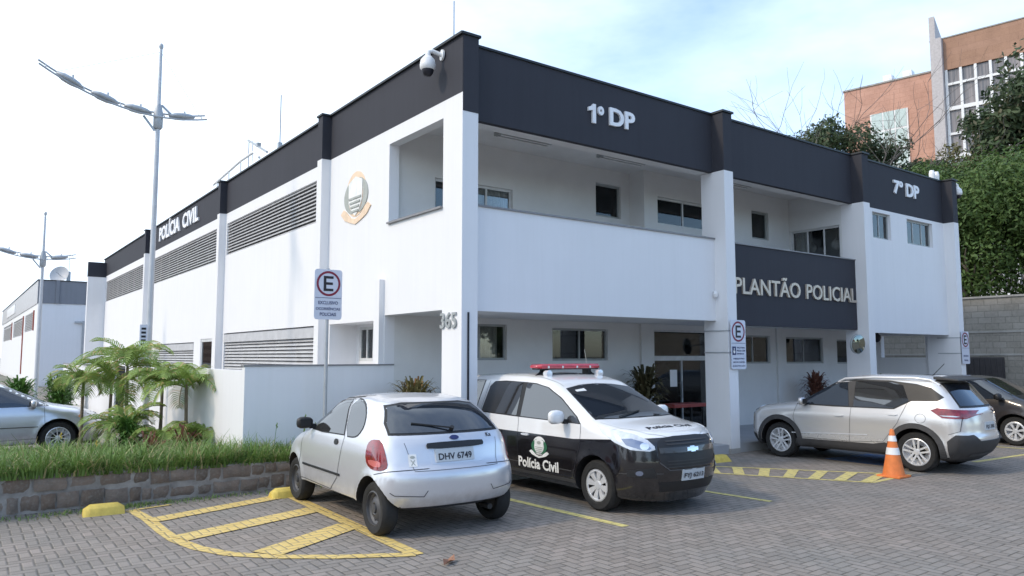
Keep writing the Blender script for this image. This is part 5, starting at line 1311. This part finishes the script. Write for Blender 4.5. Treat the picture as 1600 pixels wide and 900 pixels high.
for sg in (1, -1):
    c.patch('headlight', [(-1.05, .74), (-.95, .81), (-.75, .875), (-.55, .915), (-.62, .85), (-.80, .76), (-1.0, .70)], (1, 45), sg, M['clear'], off=.008, grid=.03)
    c.line('door_gap', [(1.0, 1.0), (1.0, .6), (.9, .35), (0, .34), (-.02, .98)], 'y', sg, .006, M['clad']); c.line('door_gap', [(0, .34), (-.8, .36), (-.95, .7), (-1.0, 1.0)], 'y', sg, .006, M['clad'])
    c.patch('tail_light', [(sg * .6, .82), (sg * .8, .82), (sg * .8, 1.04), (sg * .66, 1.04)], 'x', -1, M['tail'], off=.008)
c.patch('grille', [(-.45, .50), (.45, .50), (.5, .66), (-.5, .66)], 'x', 1, M['black'], off=.006); plate(c, 'GAX 4301', -.20, .20, .38, .49, 1)
c.handle([(.12, .86), (-.82, .87)], M['darkpaint']); c.mirror(1.05, 1.0, M['black']); c.wheels('oval')
DKX, DKY, DKA = 13.32, -1.58, -1.60
c.finish(DKX, DKY, DKA, 'dark hatchback at the right edge facing the lot, half hidden behind the silver crossover')
# ---- white car farther right: only its roof shows
c2r = copy_tree(c.root)
for ch in c2r.children_recursive:
    if ch.type == 'MESH' and any(mm and mm.name == 'dark_paint' for mm in ch.data.materials):
        ch.data = ch.data.copy()
        for i, mm in enumerate(ch.data.materials):
            if mm and mm.name == 'dark_paint': ch.data.materials[i] = M['whitecar']
c2r.name = 'white_hatchback'; c2r.location = (19.2, -2.9, 0); c2r.rotation_euler = (0, 0, -1.58)
tag(c2r, 'white hatchback at the right edge, showing only its roof above the dark one')
# ------------------------------------------------------------------ vegetation
rv = random.Random(21)
def blade(mb, x, y, z, h, w, a, lean, n=3):
    dx, dy = math.cos(a), math.sin(a); vs = []
    for k in range(n + 1):
        f = k / n; r_ = lean * h * f * f; ww = w * (1 - f * .9); zz = z + h * (f - .30 * lean * f * f)
        vs += [(x + dx * r_ - dy * ww, y + dy * r_ + dx * ww, zz), (x + dx * r_ + dy * ww, y + dy * r_ - dx * ww, zz)]
    mb.add(vs, [(2 * k, 2 * k + 1, 2 * k + 3, 2 * k + 2) for k in range(n)])
def soil_z(x, y):
    if y < 1.7: return wall_h(x) - .05
    return wall_h(x) - .05 - .30 * max(0, (y - 1.62) / 5.4 - .35)
mb = MB()
for q in range(9500):
    x = rv.uniform(-9, -.62) if rv.random() < .35 else rv.uniform(-6.6, -.62); y = 1.50 + abs(rv.gauss(0, .75))
    if x > -2.4: y = rv.uniform(1.5, 2.5)
    if y > 4.2: continue
    cl = math.sin(x * 5.1) * math.sin(y * 7 + x) * .09 + math.sin(x * 13.7 + y * 3) * .06
    h = rv.uniform(.17, .43) + cl * 1.2
    if x > -2.4: h *= .8
    lean = rv.uniform(.3, 1.5); a = rv.uniform(0, 6.28)
    if y < 1.62: a = rv.gauss(-1.57, .9)
    blade(mb, x, y, soil_z(x, y), max(.1, h * (1 if lean < .8 else .85)), rv.uniform(.007, .016), a, lean)
tag(mb.build('grass_hedge', M['grass'], weld=False), 'thick band of long green grass along the top of the stone wall', 'grass', kind='stuff')
mb = MB()
for q in range(2600):
    x = rv.uniform(-9, -2.4); y = rv.uniform(3.2, 6.9); blade(mb, x, y, soil_z(x, y), rv.uniform(.10, .28), rv.uniform(.006, .012), rv.uniform(0, 6.28), rv.uniform(.2, 1), 2)
for q in range(900):     # moss and weeds at the foot of the wall and between pavers
    x = rv.choice([rv.gauss(-4.9, .5), rv.gauss(-4.2, .18), rv.gauss(-3.6, .5), rv.uniform(-6.5, -1)]); y = 1.40 - abs(rv.gauss(0, .12)); blade(mb, x, y, 0, rv.uniform(.02, .07), .006, rv.uniform(0, 6.28), rv.uniform(.4, 1.2), 2)
tag(mb.build('weeds', M['grass'], weld=False), 'short weeds in the bed and at the foot of the stone wall', 'weeds', kind='stuff')

def frond(mb, base, az, el, L, nl=24, ll=.20, curl=1.9):
    p = Vector(base); e = el; pts = []; n = nl
    for k in range(n + 1):
        pts.append(p.copy()); d = Vector((math.cos(az) * math.cos(e), math.sin(az) * math.cos(e), math.sin(e))); p = p + d * (L / n); e -= curl / n * (.5 + k / n)
    mb.tube(pts[::3] + [pts[-1]], [.009] * (len(pts[::3])) + [.003], 4, cap=False)
    sd = Vector((-math.sin(az), math.cos(az), 0))
    for k in range(3, n + 1):
        f = k / n; l = 1.25 * ll * (math.sin(math.pi * min(1, f * .85 + .12)) ** .6) * random.uniform(.85, 1.1); d = (pts[k] - pts[k - 1]).normalized(); up = sd.cross(d).normalized()
        if up.z < 0: up = -up
        for sg in (1, -1):
            o = (sd * sg * .80 + d * .62 + up * .32).normalized(); w = d * .016; q = pts[k]; m1 = q + o * l * .55; t1 = q + o * l + Vector((0, 0, -.35 * l))
            mb.add([q - w * .5, q + w * .5, m1 + w, m1 - w, t1], [(0, 1, 2, 3), (3, 2, 4)])
def feather_palm(x, y, z, h, n, L, label, rr_=.03, seed=1, el=(20, 75)):
    random.seed(seed); o = empty('feather_palm', (x, y, z)); tag(o, label, 'palm', 'palms in the planting bed')
    lx, ly = random.uniform(-.06, .06), random.uniform(-.06, .06); top = Vector((x + lx * 1.5, y + ly * 1.5, z + h))
    mb = MB(); mb.tube([(x, y, z - .05), (x + lx, y + ly, z + h * .5), tuple(top), (top.x, top.y, top.z + .16)], [rr_ * 1.5, rr_, rr_ * .9, rr_ * .5], 9); mb.build('trunk', M['palmbark'], o, smooth=60)
    mb = MB()
    for k in range(n):
        frond(mb, top + Vector((0, 0, random.uniform(-.02, .14))), 2.4 * k + random.uniform(-.35, .35), R(random.uniform(*el)), L * random.uniform(.75, 1.12), ll=L * random.uniform(.26, .36), curl=random.uniform(1.5, 2.6))
    mb.build('crown', M['palm'], o, weld=False); return o
M['palmbark'] = simple('ringed_palm_trunk', (.20, .16, .11), .85, var=.35, scale=18, bump=.5)
def bushy(x, y, z, h, n, L, label, name='bush', mat='bush', seed=1, cat='plant', group=None, w=.03, flat=0., parts='leaves', spread=1.0):
    random.seed(seed); o = empty(name, (x, y, z)); tag(o, label, cat, group); mb = MB()
    for k in range(n):
        a = random.uniform(0, 6.28); el = R(random.uniform(10, 85)); r0 = random.uniform(0, .3) * h * spread
        b = Vector((x + r0 * math.cos(a) * .5, y + r0 * math.sin(a) * .5, z + random.uniform(.1, .75) * h * (1 - flat))); d = Vector((math.cos(a) * math.cos(el), math.sin(a) * math.cos(el), math.sin(el))); l = L * random.uniform(.6, 1.1); s_ = d.cross(Vector((0, 0, 1))).normalized() * w * random.uniform(.6, 1.1)
        p1 = b + d * l * .45; p2 = b + d * l * .8 + Vector((0, 0, -.12 * l)); p3 = b + d * l + Vector((0, 0, -.35 * l))
        mb.add([b - s_ * .3, b + s_ * .3, p1 + s_, p1 - s_, p2 + s_ * .8, p2 - s_ * .8, p3], [(0, 1, 2, 3), (3, 2, 4, 5), (5, 4, 6)])
    mb.build(parts, M[mat], o, weld=False)
    mb = MB()
    for k in range(4): a = k * 1.7; mb.tube([(x, y, z - .03), (x + .1 * h * math.cos(a), y + .1 * h * math.sin(a), z + h * .6)], .012, 5)
    mb.build('stems', M['twig'], o); return o
Z0 = .28
feather_palm(-2.72, 4.9, .22, 1.12, 15, .88, 'arching palm nearest the corner of the white wall, its trunk bare and slender', seed=3)
feather_palm(-2.60, 4.55, .22, .12, 9, .75, 'low young palm with a few arching fronds at the foot of the wall corner palm', seed=13, el=(35, 80))
feather_palm(-3.08, 5.4, .18, 1.15, 13, .80, 'arching palm just right of the lamp pole, between it and the wall corner palm', seed=5)
feather_palm(-3.45, 6.3, .1, 1.60, 17, .95, 'tallest palm of the bed, its crown behind the street lamp pole', seed=8)
feather_palm(-3.75, 6.6, .0, 1.35, 13, .85, 'palm with yellowish fronds left of the lamp pole, before the dark gate', seed=19)
feather_palm(-4.12, 7.2, .0, 1.35, 12, .76, 'leftmost palm of the bed, above the sedan bonnet', seed=11)
feather_palm(-3.62, 5.5, .15, .35, 16, .80, 'short bushy palm low in the bed beside the front of the sedan', seed=17, el=(30, 80))
feather_palm(-3.25, 4.6, .2, .15, 10, .66, 'small stemless palm among the red bromeliads', seed=23, el=(30, 75))
bushy(-3.66, 5.15, .15, .80, 420, .32, 'dense dark green shrub low between the lamp pole and the sedan', seed=2, w=.02)
bushy(-3.0, 4.1, .25, .30, 60, .72, 'reddish spiky bromeliad at the foot of the palms, right one', name='bromeliad', mat='red_leaf', seed=4, w=.028, flat=.8, spread=.2, group='red bromeliads')
bushy(-3.55, 4.0, .25, .28, 50, .66, 'reddish spiky bromeliad in front of the dark green shrub, left one', name='bromeliad', mat='red_leaf', seed=6, w=.026, flat=.8, spread=.2, group='red bromeliads')
for k, (x, y, h, lab) in enumerate([(-4.8, 13.5, 1.6, 'green shrub beyond the sedan, below the farther lamp'), (-5.9, 13.8, 1.75, 'broad green shrub at the left edge beyond the sedan roof'), (-3.75, 15.5, 1.55, 'pale green shrub beside the far white wall'), (-3.1, 20, 1.4, 'small round shrub at the foot of the far wall')]):
    bushy(x, y, 0, h, 420, .5, lab, seed=30 + k, w=.035, group='shrubs along the side street')
for k, (x, y, h) in enumerate([(-1.62, 2.2, .62), (-1.75, 1.9, .42), (-1.45, 2.2, .48), (-2.05, 2.3, .5), (-5.05, 2.0, .55), (-4.6, 2.2, .4)]):
    mb = MB(); o = empty('flower_stalk', (x, y, .3)); tag(o, 'thin seed stalk rising from the grass band', 'plant', 'seed stalks in the grass')
    mb.tube([(x, y, .3), (x + .02, y, .3 + h * .6), (x + .05, y + .01, .35 + h)], .004, 4); mb.build('stem', M['bush'], o)
    mb = MB()
    for q in range(5): a = q * 1.3; mb.add([(x + .05, y, .30 + h + q * .012), (x + .05 + .02 * math.cos(a), y + .02 * math.sin(a), .33 + h + q * .012), (x + .05, y, .36 + h + q * .012)], [(0, 1, 2)])
    mb.build('flower', M['yellow_c'] if k > 3 else M['grass'], o)
def potted(x, y, z, h, n, L, label, mat, seed, w=.03):
    o = bushy(x, y, z + .32, h, n, L, label, name='potted_plant', mat=mat, seed=seed, w=w, group='potted plants against the station')
    mb = MB(); mb.lathe([(.001, z), (.13, z), (.17, z + .30), (.185, z + .30), (.185, z + .34), (.165, z + .34), (.15, z + .31), (.001, z + .31)], (x, y, 0), 18); mb.build('pot', M['pot'], o, smooth=40)
potted(.30, 1.95, .0, 1.35, 900, .46, 'bushy brown green croton in the porch opening left of the corner column', 'pot_leaf', 41, .02)
potted(6.0, 1.95, .18, 1.25, 420, .52, 'dark leafy shrub in a pot left of the glass entrance', 'pot_leaf2', 42, .04)
potted(12.55, 1.9, .18, 1.05, 420, .44, 'small reddish shrub against the wall behind the silver crossover', 'red_leaf', 43, .028)
potted(16.0, 1.9, .0, 1.2, 200, .38, 'small dark plant in the carport bay, just above the crossover roof', 'bush', 44, .03)

def tree(name, x, y, h, crown, leaves, size, mat, label, group, seed, bare=0, trunk_r=.16, z0=0., n_clump=60, hole=.0):
    """crown: list of ellipsoids (dx,dy,z,rx,ry,rz)"""
    rt = random.Random(seed); o = empty(name, (x, y, z0)); tag(o, label, 'tree', group)
    mb = MB(); tips = []
    def branch(p, d, L, r_, lv):
        pts = [p]; q = p; dd = d.copy()
        for k in range(3):
            dd = (dd + Vector((rt.gauss(0, .16), rt.gauss(0, .16), rt.gauss(.05, .1)))).normalized(); q = q + dd * L / 3; pts.append(q)
        mb.tube(pts, [r_, r_ * .85, r_ * .7, r_ * .55], 6 if lv < 2 else 4, cap=False); tips.append(q)
        if lv < 4 + (1 if bare else -1):
            for k in range(rt.choice([2, 3]) if lv else 4):
                nd = (dd + Vector((rt.gauss(0, .55), rt.gauss(0, .55), rt.gauss(.12, .3)))).normalized(); branch(q if k else pts[2], nd, L * rt.uniform(.62, .85), r_ * .58, lv + 1)
    branch(Vector((x, y, z0)), Vector((0, 0, 1)), h * .36, trunk_r, 0); mb.build('trunk', M['twig'] if bare else M['bark'], o, smooth=60, weld=False)
    if leaves:
        mb = MB(); cl = []
        for k in range(n_clump):
            e = rt.choice(crown); v = Vector((rt.gauss(0, 1), rt.gauss(0, 1), rt.gauss(0, 1))).normalized() * rt.uniform(.45, 1.0)
            cl.append((Vector((x + e[0] + v.x * e[3], y + e[1] + v.y * e[4], e[2] + v.z * e[5])), rt.uniform(.45, 1.0) * min(e[3:]) * .6))
        V = []; F = []
        for k in range(leaves):
            c_, r_ = cl[k % len(cl)]; v = Vector((rt.gauss(0, 1), rt.gauss(0, 1), rt.gauss(0, .8))).normalized(); p = c_ + v * r_ * rt.uniform(.4, 1.) ** .6
            nrm = (v + Vector((rt.gauss(0, .5), rt.gauss(0, .5), rt.gauss(.3, .5)))).normalized(); t1 = nrm.orthogonal().normalized(); a = rt.uniform(0, 6.28); t2 = nrm.cross(t1); d1 = t1 * math.cos(a) + t2 * math.sin(a); d2 = nrm.cross(d1); s_ = size * rt.uniform(.6, 1.2)
            n = len(V); V += [tuple(p - d1 * s_), tuple(p + d2 * s_ * .42 - nrm * s_ * .1), tuple(p + d1 * s_ - nrm * s_ * .25), tuple(p - d2 * s_ * .42 - nrm * s_ * .1)]; F.append((n, n + 1, n + 2, n + 3))
        mb.v = V; mb.f = F; mb.m = [0] * len(F); mb.build('crown', M[mat], o, weld=False)
    return o
G = 'trees behind the right end of the station'
tree('leafy_tree', 25.0, 3.2, 8, [(0, 0, 6.5, 2.6, 2.6, 2.8), (.5, -1.6, 7.6, 2.2, 2, 2.2), (.8, 1.2, 7.6, 2, 2, 2)], 52000, .095, 'tree1', 'broad bright green leafy tree rising behind the concrete block wall', G, 51, n_clump=190, trunk_r=.2)
tree('leafy_tree', 28.2, -.2, 8, [(0, 0, 6.8, 3, 3, 3.2), (0, 1.8, 8.2, 2.2, 2.2, 2)], 36000, .10, 'tree1', 'bright green tree at the right edge, partly beyond the frame', G, 52, n_clump=110, trunk_r=.2)
tree('leafy_tree', 25.5, 7.5, 6, [(0, 0, 5.6, 2.4, 2.6, 2.4), (0, -2.3, 5.2, 1.8, 2.0, 1.8)], 24000, .095, 'tree1', 'lower green tree close behind the right end column', G, 56, n_clump=80)
tree('dark_tree', 36, 3.3, 14, [(0, 0, 14.2, 2.6, 2.6, 2.2), (-.5, 2.0, 12.5, 2.4, 2.2, 1.8), (1, -2, 12.5, 3, 2.4, 2.6)], 20000, .17, 'tree2', 'taller dark green tree in front of the glazed facade of the terracotta building', G, 53, n_clump=90, trunk_r=.25)
tree('dark_tree', 29.0, 11.0, 12, [(0, 0, 11.8, 2.4, 2.4, 1.7), (2.0, -1.4, 11.0, 2.6, 2.2, 1.5), (-1.4, 1.6, 11.8, 1.6, 1.5, 1.3), (4.0, -2.6, 10.6, 2.0, 1.8, 1.2)], 32000, .12, 'tree2', 'dark bluish green tree showing above the parapet at the left of the terracotta building', G, 54, n_clump=130)
tree('brown_tree', 33.4, 7.9, 10, [(0, 0, 10.2, 2.2, 1.8, 1.1), (1.0, -1.2, 10.4, 1.6, 1.6, 1.0)], 9000, .14, 'tree3', 'brownish green tree just above the parapet left of the right end camera', G, 55, n_clump=60)
tree('bare_tree', 32.5, 10.3, 15.5, [], 0, 0, 'tree2', 'bare branched leafless tree in front of the terracotta wall', G, 61, bare=1, trunk_r=.14)
tree('bare_tree', 30.5, 12.6, 15.0, [], 0, 0, 'tree2', 'thin bare tree with twigs against the sky at the left of the tree group', G, 62, bare=1, trunk_r=.12)
tree('bare_tree', 33.0, 6.2, 13.5, [(0, 0, 10.5, 2, 2, 1.6)], 2200, .13, 'tree3', 'sparse tree with bare twigs before the glazed facade', G, 63, bare=1, trunk_r=.13, n_clump=30)

# ------------------------------------------------------------------ concrete block wall at the right, dark gate
CW = empty('block_wall', (21, -2, 0)); tag(CW, 'tall grey concrete block retaining wall at the right behind the cars', 'wall')
mb = MB(); mb.box(21, 21.25, -14, 22, 0, 3.84); mb.build('wall', M['blockwall'], CW)
mb = MB(); mb.box(20.96, 21.3, -14, 22, 3.84, 3.90); mb.box(20.975, 20.999, -14, 22, 1.96, 2.02); mb.box(20.975, 20.999, -14, 22, 2.70, 2.76); mb.build('coping', M['concrete'], CW)
DGT = empty('dark_container', (20.6, 1.0, 0)); tag(DGT, 'dark grey metal gate panel against the block wall behind the dark hatchback', 'gate')
mb = MB(); mb.box(20.85, 20.95, .47, 1.62, 0, 1.9)
for k in range(7): mb.box(20.82, 20.849, .50 + k * .17, .53 + k * .17, .05, 1.85)
M['dgate'] = simple('dark_gate_paint', (.045, .042, .045), .6); mb.build('panel', M['dgate'], DGT)
mb = MB(); mb.tube([(20.8, .58, .95), (20.8, .58, 1.15)], .015); mb.build('handle', M['steel'], DGT)
DGT.name = 'metal_gate'
tag(sheet('bank', [(21.25, -14), (60, -30), (60, 40), (21.25, 22)], 3.2, M['soil']), kind='structure')

# ------------------------------------------------------------------ terracotta building
TBD = empty('terracotta_building', (61.2, 18.9, 0)); tag(TBD, 'large terracotta clad building with a glazed facade in the distance at the right', 'building')
aT = R(-10.2); dT = Vector((math.sin(aT), math.cos(aT), 0)); nT = Vector((-dT.y, dT.x, 0)); A0 = Vector((61.16, 18.86, 0))   # nT points towards the camera side
def TP(s_, d, z): return A0 + dT * s_ + nT * d + Vector((0, 0, z))
def tbox(mb, s0, s1, d0, d1, z0, z1):
    vs = [TP(a, b, c_) for c_ in (z0, z1) for a, b in ((s0, d0), (s1, d0), (s1, d1), (s0, d1))]
    mb.add(vs, [(0, 3, 2, 1), (4, 5, 6, 7), (0, 1, 5, 4), (1, 2, 6, 5), (2, 3, 7, 6), (3, 0, 4, 7)])
mb = MB(); tbox(mb, -26, .0, -16, 0, 26.4, 29.2); mb.build('parapet', M['brick2'], TBD)
mb = MB(); tbox(mb, -26, .0, -16, -.35, 0, 26.4); tbox(mb, 1.0, 10.2, -16, -5.2, 0, 28.3); mb.build('wall', M['brick'], TBD)
mb = MB(); tbox(mb, -26, 1.05, -16, .06, 29.2, 29.3); tbox(mb, 1.0, 10.3, -16, -5.1, 28.3, 28.45); mb.build('parapet_cap', M['concrete'], TBD)
t = NT('curtained_glazing'); cc_ = t.coord(); n_ = t.noise(t.coord(scale=(.4, 3.5, .1)), 1.5, 3)
t.set(Base_Color=t.mix(t.rng(n_, .35, .65), (.13, .135, .15), (.30, .27, .27)), Roughness=.12); M['tglass'] = t.mat
mb = MB(); tbox(mb, -25.8, -.1, -.349, -.18, 0, 26.39); gl = mb.build('glazing', M['tglass'], TBD)
mb = MB()
for k in range(24): tbox(mb, -.12 - 1.09 * k - .10, -.12 - 1.09 * k + .10, -.178, .04, 0, 26.38)
for z, w_ in ((25.1, .10), (22.95, .16), (20.75, .10), (18.75, .18), (17.3, .1), (15.0, .18), (11, .18), (7, .18)): tbox(mb, -25.8, -.05, -.176, .02, z - w_, z + w_)
mb.build('mullions', M['white_paint'], TBD)
mb = MB(); pts = [(.15, 0), (1.0, 0), (1.0, 31.1), (.75, 31.0), (-.9, 29.25), (.15, 29.25)]
vs = [TP(a, d, z) for d in (-.0, 1.2) for a, z in pts[:0]]
M['fin'] = simple('pale_concrete_fin', (.50, .47, .47), .8)
tbox(mb, .02, .9, -6, .55, 0, 29.2)
vs = [TP(.45, .55, 29.2), TP(.45, -2.6, 29.3), TP(.45, .55, 31.2), TP(.9, .55, 29.2), TP(.9, -2.6, 29.3), TP(.9, .55, 31.2)]; mb.add(vs, [(0, 1, 2), (5, 4, 3), (0, 3, 4, 1), (1, 4, 5, 2), (2, 5, 3, 0)]); mb.build('fin', M['fin'], TBD)
mb = MB(); tbox(mb, 4.4, 7.8, -5.19, -5.1, 14, 25.4); wf = mb.build('window', M['white_paint'], TBD)
mb = MB()
for i in range(3):
    for j in range(6): tbox(mb, 4.55 + i * 1.08, 5.5 + i * 1.08, -5.10, -5.06, 14.2 + j * 1.9, 15.9 + j * 1.9)
M['pgl'] = simple('pale_reflecting_glass', (.52, .62, .60), .2); mb.build('pane', M['pgl'], wf)
for s_ in (4.2, 6.0):
    mb = MB(); tbox(mb, s_, s_ + .8, -7.2, -6.2, 28.45, 29.4); tbox(mb, s_ + .15, s_ + .65, -6.19, -6.15, 28.7, 29.1); u_ = empty('roof_unit', tuple(TP(s_, -6.5, 28.45))); tag(u_, 'white ventilation unit on the lower terracotta roof, %s of two' % ('right one' if s_ < 5 else 'left one'), 'ventilation unit', 'ventilation units on the terracotta roof'); mb.build('housing', M['white_paint'], u_)

# ------------------------------------------------------------------ unseen trees and houses added behind the viewer for reflections in glass and paint
t0 = tree('unseen_tree', -34, -20, 9, [(0, 0, 5.5, 3.4, 3.4, 3.0), (1.5, 1, 4.4, 2.6, 2.6, 2.2)], 9000, .28, 'tree2', 'row of broad unseen trees added behind the viewer for reflections', 'unseen trees added for reflections', 71, n_clump=60, trunk_r=.22)
for k, (x, y, s_) in enumerate([(-30, -32, 1.1), (-20, -38, .9), (-9, -42, 1.2), (4, -44, 1.0), (17, -42, 1.15), (30, -36, .95), (-36, -6, 1.0), (-38, 8, 1.15), (-34, 22, .9)]):
    q = copy_tree(t0); q.location = (x, y, 0); q.scale = (s_, s_, s_); q.rotation_euler = (0, 0, k * 1.1)
HB = empty('unseen_house', (-44, -30, 0)); tag(HB, 'unseen low tiled house added behind the viewer for reflections', 'building')
mb = MB(); mb.box(-60, -42, -44, -20, 0, 4.2); mb.build('wall', M['brick2'], HB)
mb = MB(); mb.prism([(-44.6, 4.2), (-19.4, 4.2), (-32, 7.0)], 'x', -61, -41); mb.build('roof', M['rust'], HB)
HB2 = empty('unseen_house', (10, -58, 0)); tag(HB2, 'unseen long pale house added behind the parking lot for reflections', 'building')
mb = MB(); mb.box(-8, 26, -64, -52, 0, 4.6); mb.build('wall', M['white'], HB2)
mb = MB(); mb.prism([(-65, 4.6), (-51, 4.6), (-58, 7.2)], 'x', -9, 27); mb.build('roof', M['rust'], HB2)
